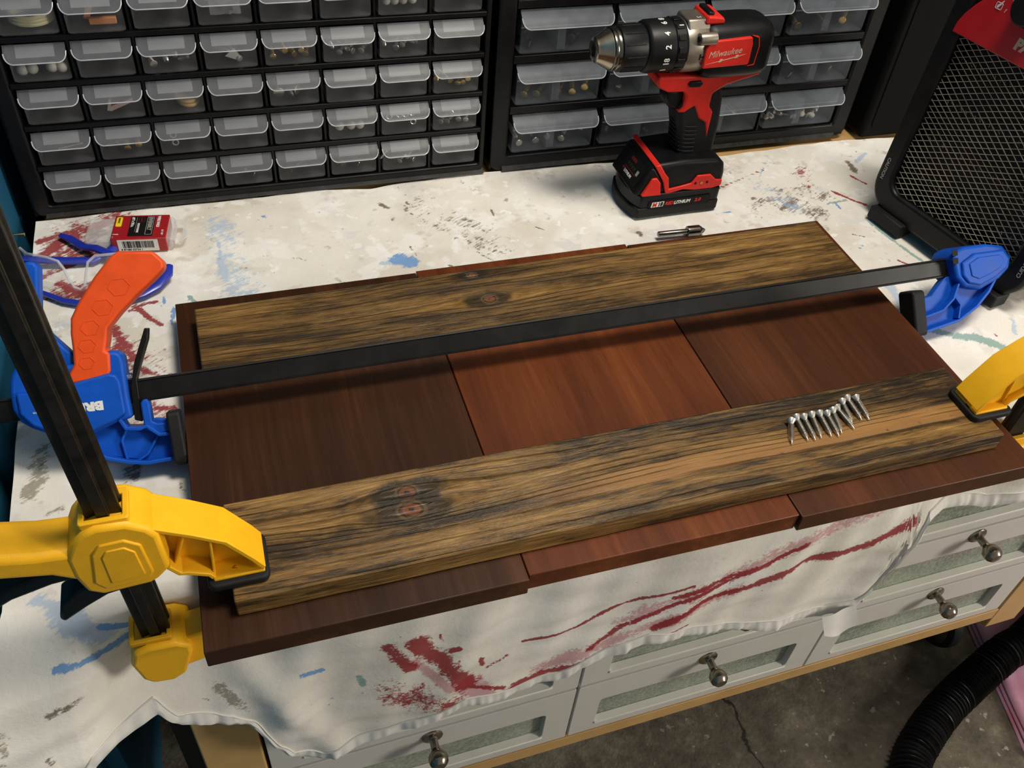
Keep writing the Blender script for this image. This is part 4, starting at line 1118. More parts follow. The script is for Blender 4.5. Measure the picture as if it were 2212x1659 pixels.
MB().prism(rrect(0.0490, 0.0915, -0.0195, 0.0205, 0.006), 0.0436, 0.0500).build('pad', 'black_rubber', YC, bevel=0.0016, seg=3)
# handle and triggers
hpts = [(-0.0120, 0.1120), (-0.0450, 0.1150), (-0.0700, 0.1215), (-0.1070, 0.1270), (-0.1080, 0.1080), (-0.0700, 0.0990), (-0.0400, 0.0920), (-0.0240, 0.0800), (-0.0120, 0.0750)]
MB().prism(hpts, -0.0160, 0.0170, 'y').build('handle', 'yellow', YC, bevel=0.005, seg=4)
MB().prism([(-0.0250, 0.0780), (-0.0440, 0.0760), (-0.0700, 0.0680), (-0.0960, 0.0520), (-0.1060, 0.0460), (-0.1060, 0.0560), (-0.0900, 0.0680), (-0.0700, 0.0800), (-0.0450, 0.0900), (-0.0260, 0.0900)], -0.010, 0.011, 'y').build('trigger', 'black_plastic', YC, bevel=0.0025, seg=3)
MB().prism([(-0.0100, 0.0660), (-0.0300, 0.0640), (-0.0455, 0.0510), (-0.0500, 0.0350), (-0.0475, 0.0305), (-0.0300, 0.0430), (-0.0150, 0.0520), (0.0050, 0.0560), (0.0200, 0.0660)], -0.009, 0.010, 'y').build('release_lever', 'black_plastic', YC, bevel=0.002)
# bar
SHR = Matrix(((1, 0, -0.026, 0.0034), (0, 1, 0, 0), (0, 0, 1, 0), (0, 0, 0, 1)))
MB().prism([(-0.0105, -0.006), (-0.0036, -0.006), (-0.0036, -0.0092), (0.0036, -0.0092), (0.0036, -0.006), (0.0105, -0.006), (0.0105, -0.003), (0.0090, -0.002), (0.0090, 0.002), (0.0105, 0.003), (0.0105, 0.006), (-0.0105, 0.006), (-0.0105, 0.003), (-0.0090, 0.002), (-0.0090, -0.002), (-0.0105, -0.003)], -0.060, 0.425, 'z', SHR).build('bar', 'worn_black_metal', YC, bevel=0.0006)
# lower head, with its jaw reaching under the boards
low = [(-0.1250, -0.0300), (-0.1205, -0.0170), (-0.1100, -0.0120), (-0.0900, -0.0130), (-0.0810, -0.0200), (-0.0815, -0.0300), (-0.0900, -0.0560), (-0.1000, -0.0630), (-0.1150, -0.0610), (-0.1210, -0.0530)]
lb = MB().prism(yl(low), -0.018, 0.019, 'y').build('lower_head', 'yellow', YC, bevel=0.003, seg=3)
MB().ring(rrect(-0.0148, 0.0150, -0.0135, 0.0120, 0.002, 3), rrect(-0.0112, 0.0112, -0.0098, 0.0068, 0.0008, 3), -0.0125, -0.0085).build('collar', 'yellow', lb, bevel=0.0008)
lj = MB().prism(yl([(-0.0850, -0.0180), (-0.0200, -0.0040), (-0.0190, -0.0120), (-0.0300, -0.0280), (-0.0600, -0.0480), (-0.0900, -0.0560)]), -0.012, 0.012, 'y').build('lower_jaw', 'yellow', YC, bevel=0.002)
MB().prism(rrect(0.0490, 0.0915, -0.0195, 0.0205, 0.006), -0.0080, 0.0050).build('pad', 'black_rubber', YC, bevel=0.0016, seg=3)
Y2 = copy_tree(YC)
Y2.matrix_basis = Matrix.Translation((0.6870, 0.4155, 0.0)) @ Matrix.Rotation(math.pi, 4, 'Z')
Y2['label'] = 'yellow one-handed clamp gripping the right end of the front batten'

# ------------------------------------------------------------------ eleven screws lying on the front batten
sc = [((0.4316, 0.434), (0.4196, 0.4102)), ((0.4383, 0.437), (0.4363, 0.412)), ((0.4451, 0.4357), (0.4429, 0.4112)), ((0.4534, 0.4364), (0.4493, 0.4115)), ((0.4612, 0.4362), (0.459, 0.411)), ((0.4679, 0.4346), (0.4656, 0.409)), ((0.475, 0.4368), (0.4699, 0.4114)), ((0.4806, 0.439), (0.4838, 0.4148)), ((0.4895, 0.4445), (0.4855, 0.419)), ((0.4964, 0.4473), (0.4966, 0.4218)), ((0.5047, 0.4457), (0.5033, 0.4206))]
NTH = ['leftmost', 'second', 'third', 'fourth', 'fifth', 'sixth', 'seventh', 'eighth', 'ninth', 'tenth', 'rightmost']
for i, (a, b) in enumerate(sc):
    dd = (Vector(b) - Vector(a)).normalized()
    tip = Vector(a) + dd * 0.0262
    hd_ = Vector(a) - dd * 0.0012
    o = put_screw('countersunk_screw', '%s silver screw%s in the row on the front batten' % (NTH[i], '' if i in (0, 10) else ' from the left'), 'screws lined up on the front batten',
                  (hd_.x, hd_.y, 0.0478), (tip.x, tip.y, 0.0457), 0.0268, 0.00205, 0.0044, 'steel')

# ------------------------------------------------------------------ countersink bit behind the back batten
t = thing('countersink_bit', 'steel countersink bit lying behind the back batten', 'drill bit', (0.4590, 0.7655, 0.0072), -0.04)
MB().lathe([(0.0001, 0.0), (0.0026, 0.0), (0.0032, 0.0008), (0.0032, 0.036)], 20).build('shank', 'dark_steel', t)
MB().lathe([(0.0032, 0.0355), (0.0060, 0.0365), (0.0062, 0.038), (0.0062, 0.0510)], 24).build('collar', 'dark_steel', t)
MB().lathe([(0.0062, 0.0508), (0.0055, 0.0525), (0.0006, 0.0590), (0.0001, 0.0592)], 12).build('cutting_tip', 'dark_steel', t)
fl2 = MB()
for k in range(4):
    a = k * math.pi / 2 + 0.5
    fl2.tube([(0.0505, 0.0062 * math.cos(a), 0.0062 * math.sin(a)), (0.0560, 0.0030 * math.cos(a), 0.0030 * math.sin(a)), (0.0588, 0.0005 * math.cos(a), 0.0005 * math.sin(a))], 0.0005, 5)
fl2.build('flute', 'black_metal', t)

# ------------------------------------------------------------------ cordless drill
DX, DY = 0.500, 0.845
DR = thing('cordless_drill', 'red and black cordless drill standing on its battery', 'drill', (DX - 0.002, DY, 0.0012))
def dl(pts): return [(x - DX, z) for x, z in pts]
AXZ = 0.1935
mt = Matrix.Translation((-DX, 0, AXZ))
MB().lathe([(0.0055, 0.389), (0.0062, 0.3840), (0.0105, 0.3840), (0.0128, 0.3855), (0.0138, 0.3885), (0.0200, 0.3990), (0.0208, 0.4010)], 32, mt).build('chuck_nose', 'chrome', DR)
MB().lathe([(0.0001, 0.3850), (0.0056, 0.3850), (0.0056, 0.391), (0.0001, 0.391)], 20, mt).build('chuck_bore', 'black_ink', DR)
ck = MB().lathe([(0.0208, 0.4005), (0.0222, 0.4015), (0.0226, 0.4035), (0.0220, 0.4050), (0.0226, 0.4062), (0.0226, 0.4085), (0.0215, 0.4095)], 32, mt).build('chuck_ring', 'dark_steel', DR)
MB().lathe([(0.0222, 0.4088), (0.0236, 0.4100), (0.0240, 0.4360), (0.0230, 0.4385)], 36, mt).build('chuck_sleeve', 'black_plastic', DR)
rb = MB()
for k in range(12):
    a = 2 * math.pi * k / 12
    rb.tube([(0.413 - DX, 0.0239 * math.cos(a), AXZ + 0.0239 * math.sin(a)), (0.434 - DX, 0.0241 * math.cos(a), AXZ + 0.0241 * math.sin(a))], 0.0006, 6)
rb.build('sleeve_ribs', 'black_plastic', DR)
col_ = MB().lathe([(0.0235, 0.4375), (0.0258, 0.4390), (0.0270, 0.4420), (0.0276, 0.4670), (0.0262, 0.4685)], 40, mt).build('torque_collar', 'black_plastic', DR)
MB().lathe([(0.0262, 0.4680), (0.0272, 0.4690), (0.0276, 0.4790), (0.0268, 0.4800)], 40, mt).build('mode_collar', 'black_plastic', DR)
notch = MB()
for k in range(14):
    a = 2 * math.pi * k / 14
    R_ = Matrix.Rotation(a, 4, 'X')
    notch.box(0.4695 - DX, 0.4785 - DX, -0.0030, 0.0030, 0.0268, 0.0284, Matrix.Translation((0, 0, AXZ)) @ R_)
notch.build('grip_notches', 'black_plastic', DR, bevel=0.0006)
MB().lathe([(0.0262, 0.4795), (0.0282, 0.4805), (0.0290, 0.4840), (0.0290, 0.5060), (0.0275, 0.5080)], 40, mt).build('gear_case', 'gear_metal', DR)
mt_b = Matrix.Translation((-DX, -0.0265, AXZ + 0.0165))
bs = MB().lathe([(0.0001, 0.4900), (0.0062, 0.4905), (0.0066, 0.4920), (0.0066, 0.5090), (0.0001, 0.5090)], 20, mt_b).build('screw_boss', 'gear_metal', DR)
MB().lathe([(0.0001, 0.4895), (0.0030, 0.4895), (0.0030, 0.4910), (0.0001, 0.4910)], 14, mt_b).build('screw_hole', 'black_ink', bs)
MB().prism([(-0.019, 0.020), (-0.013, 0.0315), (0.013, 0.0315), (0.019, 0.020)], 0.4810 - DX, 0.5070 - DX, 'x', Matrix.Translation((0, 0, AXZ))).build('gear_case_top', 'gear_metal', DR, bevel=0.002, seg=3)
# numbers round the collar
def on_collar(txt, ang, x, rad, size, mat='white_ink', parent=None):
    c, s = math.cos(ang), math.sin(ang)
    # ang measured in the y-z plane from -y (towards viewer) upwards
    n = Vector((0, -c, s)); up = Vector((-1, 0, 0)); right = up.cross(n)
    o = Vector((x - DX, 0, AXZ)) + n * rad - right * size * 0.3 * len(txt)
    lettering(txt, size, o, right, up, mat, parent or DR, name='collar_number', bold=0.0002)
for txt, dg in (('8', 95), ('6', 78), ('4', 50), ('2', 22), ('18', -10), ('1', -36)):
    on_collar(txt, math.radians(dg), 0.4600, 0.0277, 0.0088, parent=col_)
on_collar('1', math.radians(66), 0.4770, 0.0288, 0.0070)
on_collar('T', math.radians(-4), 0.5010, 0.0291, 0.0105, 'black_ink')
# motor housing
hous = [(x - 0.0125, z) for x, z in [(0.5160, 0.2235), (0.5200, 0.2130), (0.5130, 0.2010), (0.5120, 0.1790), (0.5170, 0.1680), (0.5420, 0.1650), (0.5600, 0.1660), (0.5860, 0.1640), (0.5915, 0.1760), (0.5945, 0.1980), (0.5890, 0.2130), (0.5800, 0.2215), (0.5700, 0.2250), (0.5400, 0.2265)]]
hs = MB()
sec = rrect(-0.0295, 0.0295, -0.0295, 0.0290, [0.012, 0.012, 0.019, 0.019], 6)
hvx = []; hst = [(0.5040, 0.90), (0.5075, 0.97), (0.5130, 1.0), (0.5550, 1.0), (0.5680, 0.985), (0.5755, 0.95), (0.5805, 0.88), (0.5825, 0.78)]
for hx, hk in hst:
    hvx += [(hx - DX, y * hk, AXZ + z * hk - 0.0015) for y, z in sec]
ns_ = len(sec)
hfx = [(i * ns_ + k, (i + 1) * ns_ + k, (i + 1) * ns_ + (k + 1) % ns_, i * ns_ + (k + 1) % ns_) for i in range(len(hst) - 1) for k in range(ns_)]
hfx = [f[::-1] for f in hfx] + [tuple(range(ns_))[::-1], tuple((len(hst) - 1) * ns_ + k for k in range(ns_))]
hs = hs.add(hvx, hfx).build('motor_housing', 'black_plastic', DR)
MB().prism([(-0.0295, 0.0), (-0.026, 0.016), (-0.012, 0.0285), (0.012, 0.0285), (0.026, 0.016), (0.0295, 0.0), (0.024, -0.022), (-0.024, -0.022)], 0.5050 - DX, 0.5275 - DX, 'x', Matrix.Translation((0, 0, AXZ))).build('housing_neck', 'black_plastic', hs, bevel=0.003, seg=3)
rp = [(0.5030, 0.2085), (0.5508, 0.2105), (0.5534, 0.2020), (0.5538, 0.1830), (0.5530, 0.1800), (0.4990, 0.1790), (0.4985, 0.2010)]
pn = MB().prism(dl(rp), -0.0312, -0.026, 'y').build('side_panel', 'red', DR, bevel=0.0012)
MB().prism(dl([(0.5520, 0.2105), (0.5580, 0.2090), (0.5605, 0.2000), (0.5595, 0.1800), (0.5537, 0.1800), (0.5544, 0.2000)]), -0.0302, -0.0285, 'y').build('vent_slot', 'black_ink', DR)
MB().prism(dl([(x - 0.013, z) for x, z in [(0.5640, 0.2118), (0.5720, 0.2100), (0.5750, 0.2000), (0.5738, 0.1790), (0.5660, 0.1785), (0.5728, 0.1800), (0.5738, 0.2000), (0.5710, 0.2090)]]), -0.0307, -0.0280, 'y').build('vent_rim', 'red', DR)
lettering('Milwaukee', 0.0098, (0.5025 - DX, -0.03125, 0.1905), (1, 0, 0.10), (-0.10, 0, 1), 'silver_ink', pn, shear=0.35, squeeze=0.92, name='script_logo')
ul = MB()
ul.prism(dl([(x - 0.0115, z) for x, z in [(0.5125, 0.1838), (0.5285, 0.1868), (0.5290, 0.1885), (0.5320, 0.1890), (0.5318, 0.1876), (0.5465, 0.1903), (0.5470, 0.1920), (0.5500, 0.1925), (0.5498, 0.1909), (0.5590, 0.1928), (0.5495, 0.1900), (0.5490, 0.1892), (0.5460, 0.1886), (0.5463, 0.1895), (0.5312, 0.1866), (0.5308, 0.1858), (0.5278, 0.1852), (0.5280, 0.1861)]]), -0.0314, -0.0311, 'y')
ul.build('lightning_underline', 'silver_ink', pn, smooth=False)
MB().prism(dl([(0.5000, 0.2225), (0.5025, 0.2285), (0.5190, 0.2275), (0.5220, 0.2245), (0.5220, 0.2200), (0.5000, 0.2200)]), -0.017, 0.017, 'y').build('top_switch_bed', 'red', DR, bevel=0.003, seg=3)
MB().box(0.5035 - DX, 0.5105 - DX, -0.0125, 0.0125, 0.2270, 0.2315).build('speed_switch', 'black_plastic', DR, bevel=0.0015)
lettering('2', 0.007, (0.4975 - DX, -0.006, 0.2252), (0, -1, 0), (-1, 0, 0), 'white_ink', DR, name='speed_number')
# handle: red frame, black grip
RH = [(0.4640, 0.1660), (0.4980, 0.1645), (0.5300, 0.1640), (0.5690, 0.1690), (0.5860, 0.1690), (0.5880, 0.1600), (0.5480, 0.1500), (0.5340, 0.1410), (0.5340, 0.1260), (0.5400, 0.1190), (0.5400, 0.0830), (0.5330, 0.1060), (0.5230, 0.1120), (0.5150, 0.1280), (0.5040, 0.1210), (0.4960, 0.1210), (0.5010, 0.1270), (0.5020, 0.1400), (0.4980, 0.1460), (0.4780, 0.1470), (0.4660, 0.1530), (0.4630, 0.1600)]
RH = [(x - 0.006, z) for x, z in RH]
MB().prism(dl(RH), -0.0172, 0.0172, 'y').build('handle_frame', 'red', DR, bevel=0.0025, seg=3)
GR = [(0.4960, 0.1215), (0.5060, 0.1450), (0.5300, 0.1560), (0.5450, 0.1500), (0.5500, 0.1360), (0.5540, 0.1020), (0.5540, 0.0560), (0.5120, 0.0560), (0.5060, 0.0740), (0.5030, 0.0950)]
GR = [(x - 0.006, z) for x, z in GR]
MB().prism(dl(GR), -0.0158, 0.0158, 'y').build('grip', 'black_rubber', DR, bevel=0.006, seg=4)
rb = MB()
for k in range(8):
    z = 0.0660 + 0.0052 * k
    x0_, x1_ = 0.4985 - DX - 0.0006 * k, 0.5210 - DX - 0.0004 * k
    rb.tube([(x1_, -0.0158, z - 0.001), ((x0_ + x1_) / 2, -0.0164, z), (x0_ + 0.004, -0.0135, z + 0.0012), (x0_ + 0.0005, -0.006, z + 0.0018), (x0_, 0.0, z + 0.002), (x0_ + 0.0005, 0.006, z + 0.0018), (x0_ + 0.004, 0.0135, z + 0.0012)], 0.0011, 6)
rb.build('grip_ridges', 'black_rubber', DR)
MB().prism(dl([(x - 0.006, z) for x, z in [(0.4820, 0.1465), (0.5030, 0.1450), (0.5040, 0.1290), (0.4985, 0.1200), (0.4860, 0.1250), (0.4800, 0.1360)]]), -0.0105, 0.0105, 'y').build('trigger', 'black_plastic', DR, bevel=0.004, seg=3)
MB().prism(dl([(x - 0.006, z) for x, z in [(0.5020, 0.1590), (0.5150, 0.1590), (0.5180, 0.1550), (0.5140, 0.1515), (0.5030, 0.1520), (0.5000, 0.1555)]]), -0.0195, 0.0195, 'y').build('direction_switch', 'black_plastic', DR, bevel=0.0012)
mt_l = Matrix.Translation((-DX, 0, 0.1590))
MB().lathe([(0.0001, 0.4622), (0.0035, 0.4625), (0.0042, 0.4640), (0.0042, 0.4700)], 14, mt_l).build('work_light', 'gear_metal', DR)
# foot and battery
FT = [(0.4620, 0.0640), (0.4700, 0.0670), (0.5050, 0.0690), (0.5480, 0.0670), (0.5560, 0.0600), (0.5590, 0.0480), (0.5590, 0.0330), (0.4880, 0.0290), (0.4760, 0.0500)]
MB().prism(dl(FT), -0.0340, 0.0340, 'y').build('foot', 'black_plastic', DR, bevel=0.006, seg=4)
RL = [(0.4650, 0.0672), (0.4712, 0.0690), (0.4800, 0.0560), (0.4850, 0.0505), (0.4885, 0.0350), (0.5060, 0.0375), (0.5165, 0.0395), (0.5226, 0.0490), (0.5394, 0.0490), (0.5482, 0.0410), (0.5565, 0.0400), (0.5565, 0.0330), (0.5464, 0.0300), (0.5224, 0.0300), (0.5065, 0.0325), (0.4850, 0.0280), (0.4795, 0.0450)]
MB().prism(dl(RL), -0.0362, 0.0350, 'y').build('red_trim', 'red', DR, bevel=0.001)
plan = []
for i in range(11):
    a = -1 + 2 * i / 10
    plan.append((0.4420 + 0.010 * a * a, 0.0385 * a))
plan = plan + [(0.5560, 0.0375), (0.5590, 0.0345), (0.5590, -0.0345), (0.5560, -0.0375)]
bt = MB().prism([(x - DX, y) for x, y in plan], 0.0, 0.0130).build('battery_base', 'black_rubber', DR, bevel=0.003, seg=3)
plan2 = [(x + 0.0025, y * 0.975) if x < 0.5 else (x - 0.001, y * 0.975) for x, y in plan]
MB().prism([(x - DX, y) for x, y in plan2], 0.0125, 0.0300).build('battery_body', 'black_plastic', DR, bevel=0.002)
bs = MB().prism(dl([(0.4445, 0.0300), (0.4470, 0.0345), (0.4620, 0.0620), (0.4660, 0.0640), (0.4790, 0.0450), (0.4850, 0.0300)]), -0.0345, 0.0345, 'y').build('battery_front', 'black_plastic', DR, bevel=0.002)
for s in (-1, 1):
    MB().prism(dl([(0.4535, 0.0310), (0.4570, 0.0275), (0.4790, 0.0280), (0.4755, 0.0450), (0.4700, 0.0520), (0.4640, 0.0515)]), s * 0.0335, s * 0.0368, 'y').build('latch_button', 'red', DR, bevel=0.001)
MB().prism(dl([(0.4650, 0.0215), (0.4640, 0.0150), (0.4715, 0.0105), (0.5400, 0.0115), (0.5450, 0.0175), (0.5445, 0.0225)]), -0.0384, -0.0370, 'y').build('name_plate', 'black_ink', DR)
R3, U3 = (1, 0, 0.02), (0, 0, 1)
MB().prism(dl([(0.4680, 0.0140), (0.4835, 0.0142), (0.4845, 0.0208), (0.4690, 0.0206)]), -0.0387, -0.0383, 'y').build('badge', 'white_ink', DR, smooth=False)
lettering('M', 0.0072, (0.4695 - DX, -0.0388, 0.0150), R3, U3, 'red', DR, shear=0.15, bold=0.0003, squeeze=0.95)
lettering('18', 0.0072, (0.4765 - DX, -0.0388, 0.0150), R3, U3, 'black_ink', DR, shear=0.15, bold=0.0003, squeeze=0.85)
lettering('RED', 0.0058, (0.4858 - DX, -0.0386, 0.0155), R3, U3, 'red', DR, shear=0.2, bold=0.0002)
lettering('LITHIUM', 0.0058, (0.4972 - DX, -0.0386, 0.0155), R3, U3, 'white_ink', DR, shear=0.2, bold=0.0002, squeeze=0.95)
lettering('2.0', 0.0058, (0.5240 - DX, -0.0386, 0.0160), R3, U3, 'red', DR, shear=0.2, bold=0.0002, squeeze=1.1)
# charge indicator on the sloping front
sl = (Vector((0.4620, 0, 0.0620)) - Vector((0.4470, 0, 0.0345))).normalized()
sn = Vector((-sl.z, 0, sl.x)).normalized()
def slope(y, h, e): return Vector((0.4470 - DX, y, 0.0345)) + sl * h + sn * e
def slope_quad(name, y0, y1, h0, h1, mat, e=0.0004):
    g = MB(); vs = [slope(y0, h0, e), slope(y1, h0, e), slope(y1, h1, e), slope(y0, h1, e)]
    vs += [v - sn * 0.001 for v in vs]
    g.add(vs, [(0, 1, 2, 3), (0, 4, 5, 1), (1, 5, 6, 2), (2, 6, 7, 3), (3, 7, 4, 0)])
    return g.build(name, mat, bs, smooth=False)
slope_quad('gauge_plate', -0.026, 0.020, 0.001, 0.028, 'black_ink')
for k in range(4): slope_quad('gauge_bar', -0.010 + 0.0055 * k, -0.0065 + 0.0055 * k, 0.0135, 0.0175, 'dusty_black', 0.0006)
slope_quad('gauge_line', -0.016, 0.012, 0.0100, 0.0108, 'dark_red', 0.0006)
slope_quad('gauge_mark', -0.004, 0.009, 0.0210, 0.0250, 'dark_red', 0.0006)
slope_quad('gauge_mark', 0.008, 0.014, 0.0060, 0.0085, 'dark_red', 0.0006)
slope_quad('gauge_button', -0.019, -0.0145, 0.0120, 0.0180, 'grey_ink', 0.0007)
lettering('LITHIUM', 0.0050, slope(0.008, 0.0042, 0.0007), (0, -1, 0), sl, 'white_ink', bs, bold=0.0001)
mt_s = Matrix.Translation((0.5290 - DX, -0.0362, 0.0395)) @ Matrix.Rotation(math.radians(-90), 4, 'Z')
MB().lathe([(0.0001, -0.001), (0.0019, -0.001), (0.0019, 0.0006), (0.0001, 0.0006)], 12, mt_s).build('brass_screw', 'brass', DR)
for xo in (0.5215, 0.5365):
    mt_s = Matrix.Translation((xo - DX, -0.0362, 0.0395)) @ Matrix.Rotation(math.radians(-90), 4, 'Z')
    MB().lathe([(0.0001, -0.001), (0.0016, -0.001), (0.0016, 0.0003), (0.0001, 0.0003)], 10, mt_s).build('screw_hole', 'black_ink', DR)

# ------------------------------------------------------------------ nail package
PK = thing('nail_package', 'clear clamshell of wire nails with red card sleeve', 'package', (-0.1275, 0.8600, 0.0), -0.15)
PL, PW, PH = 0.0555, 0.0430, 0.0175
sv = MB().box(0.0, PL, 0.0, PW, 0.0012, PH).build('card_sleeve', 'card_red', PK, bevel=0.0008)
MB().prism(rrect(-0.027, PL + 0.006, 0.0015, PW - 0.0015, 0.004), 0.0006, PH - 0.0012).build('clear_shell', 'clamshell', PK, bevel=0.003, seg=3)
tb = MB().ring(rrect(PL + 0.004, PL + 0.020, 0.004, PW - 0.002, [0.002, 0.008, 0.008, 0.002]), rrect(PL + 0.0085, PL + 0.0145, 0.011, PW - 0.010, 0.003), PH - 0.0065, PH - 0.0055).build('hanging_tab', 'clamshell', PK)
bp = MB().box(0.0165, 0.0415, 0.0045, PW - 0.0025, PH - 0.0003, PH + 0.00015).build('black_panel', 'black_ink', sv)
Rn, Un = (0, -1, 0), (1, 0, 0)
zz = PH + 0.0003
lettering('EVERBILT', 0.0056, (0.0352, PW - 0.005, zz), Rn, Un, 'grey_ink', sv, bold=0.0002, squeeze=1.03)
MB().ring(rrect(0.0335, 0.0405, 0.0070, PW - 0.0035, 0.0005, 2), rrect(0.0340, 0.0400, 0.0075, PW - 0.0040, 0.0005, 2), zz - 0.0003, zz).build('logo_frame', 'grey_ink', sv, smooth=False)
lettering('WIRE NAILS', 0.0042, (0.0440, PW - 0.0030, zz), Rn, Un, 'white_ink', sv, bold=0.00015, squeeze=0.9)
lettering('567 409', 0.0030, (0.0500, 0.0150, zz), Rn, Un, 'white_ink', sv, squeeze=0.95)
lettering('#17 x 7/8 in.', 0.0040, (0.0180, PW - 0.0045, zz), Rn, Un, 'white_ink', sv, bold=0.00012, squeeze=0.85)
lettering('SMOOTH SHANK', 0.0030, (0.0245, PW - 0.0155, zz), Rn, Un, 'white_ink', sv, bold=0.0001, squeeze=0.72)
MB().box(0.0228, 0.0231, 0.0120, PW - 0.0045, zz - 0.0002, zz).build('rule', 'grey_ink', sv)
MB().ring(rrect(0.0250, 0.0310, PW - 0.0135, PW - 0.0045, 0.001, 2), rrect(0.0254, 0.0306, PW - 0.0131, PW - 0.0049, 0.001, 2), zz - 0.0002, zz).build('nail_icon', 'dark_red', sv, smooth=False)
MB().box(0.0272, 0.0284, PW - 0.0120, PW - 0.0060, zz - 0.0002, zz).build('nail_icon', 'dark_red', sv)
MB().prism(rrect(0.0022, 0.0082, PW - 0.0205, PW - 0.0035, 0.0015), zz - 0.0003, zz).build('yellow_tag', 'yellow_ink', sv, smooth=False)
lettering('FINISHED', 0.0028, (0.0042, PW - 0.0050, zz + 0.0001), Rn, Un, 'black_ink', sv, squeeze=0.85)
lettering('1', 0.0085, (0.0015, 0.0105, zz), Rn, Un, 'white_ink', sv)
lettering('oz', 0.0030, (0.0015, 0.0050, zz), Rn, Un, 'grey_ink', sv)
MB().box(0.0065, 0.0470, -0.0003, 0.0001, 0.0022, PH - 0.0012).build('barcode_label', 'paper', sv)
bc = MB(); x = 0.0115
rnd = random.Random(3)
while x < 0.0430:
    w = rnd.choice((0.00025, 0.0004, 0.0007)); bc.box(x, x + w, -0.0005, -0.0002, 0.0062, PH - 0.0028); x += w + rnd.choice((0.0003, 0.0005, 0.0008))
bc.build('barcode', 'black_ink', sv, smooth=False)
lettering('8 87480 02734 1', 0.0032, (0.0090, -0.0004, 0.0030), (1, 0, 0), (0, 0, 1), 'black_ink', sv)
for k in range(12):
    rr = random.Random(k)
    p0 = Vector((0.050 + 0.006 * rr.random(), 0.006 + 0.030 * rr.random(), 0.0025 + 0.004 * rr.random()))
    p0 = chain(PK) @ p0
    aa = rr.uniform(-1.2, 1.2)
    o = MB().lathe([(0.0001, 0), (0.0011, 0.0), (0.0011, 0.0004), (0.0005, 0.0006), (0.0005, 0.0085), (0.0001, 0.0095)], 6).build('wire_nail', 'steel')
    o.location = p0 - Vector((0.002, 0, 0)); o.rotation_euler = (0, 0, math.pi + aa * 0.8)
    tag(o, 'loose wire nails inside the clear clamshell package', 'nail', 'nails in the package')

# ------------------------------------------------------------------ safety glasses lying upside down
SG = thing('safety_glasses', 'clear safety glasses with dark blue temples lying behind orange handle', 'safety glasses', (-0.14, 0.82, 0.0))
def sgl(pts): return [(x + 0.14, y - 0.82, z) for x, y, z in pts]
# brow edge of the lens, then the one-piece lens hanging from it with a nose notch
brow = [(-0.2100, 0.8500, 0.026), (-0.2000, 0.8250, 0.036), (-0.1943, 0.8170, 0.040), (-0.1800, 0.8080, 0.041), (-0.1700, 0.8010, 0.040)]
nose = [(-0.1660, 0.7960, 0.034), (-0.1640, 0.7925, 0.024), (-0.1610, 0.7900, 0.015), (-0.1560, 0.7895, 0.012), (-0.1510, 0.7905, 0.016), (-0.1475, 0.7960, 0.026), (-0.1440, 0.8010, 0.035)]
browr = [(-0.1363, 0.8030, 0.040), (-0.1161, 0.7980, 0.043), (-0.0980, 0.7930, 0.043), (-0.0830, 0.7930, 0.040), (-0.0770, 0.8000, 0.030), (-0.0735, 0.8070, 0.018)]
edge = brow + nose + browr
MB().tube(sgl(edge), 0.0014, 8).build('lens_edge', 'lens_rim', SG)
lv = []; lf = []
for (x, y, z) in edge:
    lv.append((x + 0.14, y - 0.82, z)); 
    b = 0.014
    lv.append((x + 0.14, y - 0.82 + 0.010, 0.0022))
for i in range(len(edge) - 1): lf.append((2 * i, 2 * i + 1, 2 * i + 3, 2 * i + 2))
ln_ = MB().add(lv, lf).build('lens', 'lens', SG)
ln_.modifiers.new('wall', 'SOLIDIFY').thickness = 0.0016
def temple(pts, w):
    MB().tube(sgl(pts), w, 8, flat=0.7).build('temple', 'navy', SG)
temple([(-0.2140, 0.8540, 0.010), (-0.1950, 0.8510, 0.008), (-0.1690, 0.8470, 0.006), (-0.1465, 0.8440, 0.005), (-0.1340, 0.8520, 0.006), (-0.1240, 0.8640, 0.006), (-0.1200, 0.8690, 0.006)], [0.0040, 0.0048, 0.0050, 0.0048, 0.0042, 0.0052, 0.0044])
temple([(-0.1790, 0.8960, 0.005), (-0.1700, 0.8880, 0.005), (-0.1560, 0.8700, 0.0050), (-0.1420, 0.8540, 0.013), (-0.1290, 0.8420, 0.013), (-0.1130, 0.8330, 0.010), (-0.0950, 0.8250, 0.008)], [0.0032, 0.0046, 0.0050, 0.0048, 0.0040, 0.0036, 0.0034])
temple([(-0.0725, 0.8100, 0.012), (-0.0740, 0.8000, 0.010), (-0.0850, 0.7860, 0.007), (-0.0990, 0.7770, 0.006), (-0.1200, 0.7700, 0.005), (-0.1570, 0.7760, 0.005), (-0.1720, 0.7830, 0.005), (-0.1935, 0.8010, 0.005)], [0.0050, 0.0056, 0.0054, 0.0050, 0.0040, 0.0040, 0.0034, 0.0028])

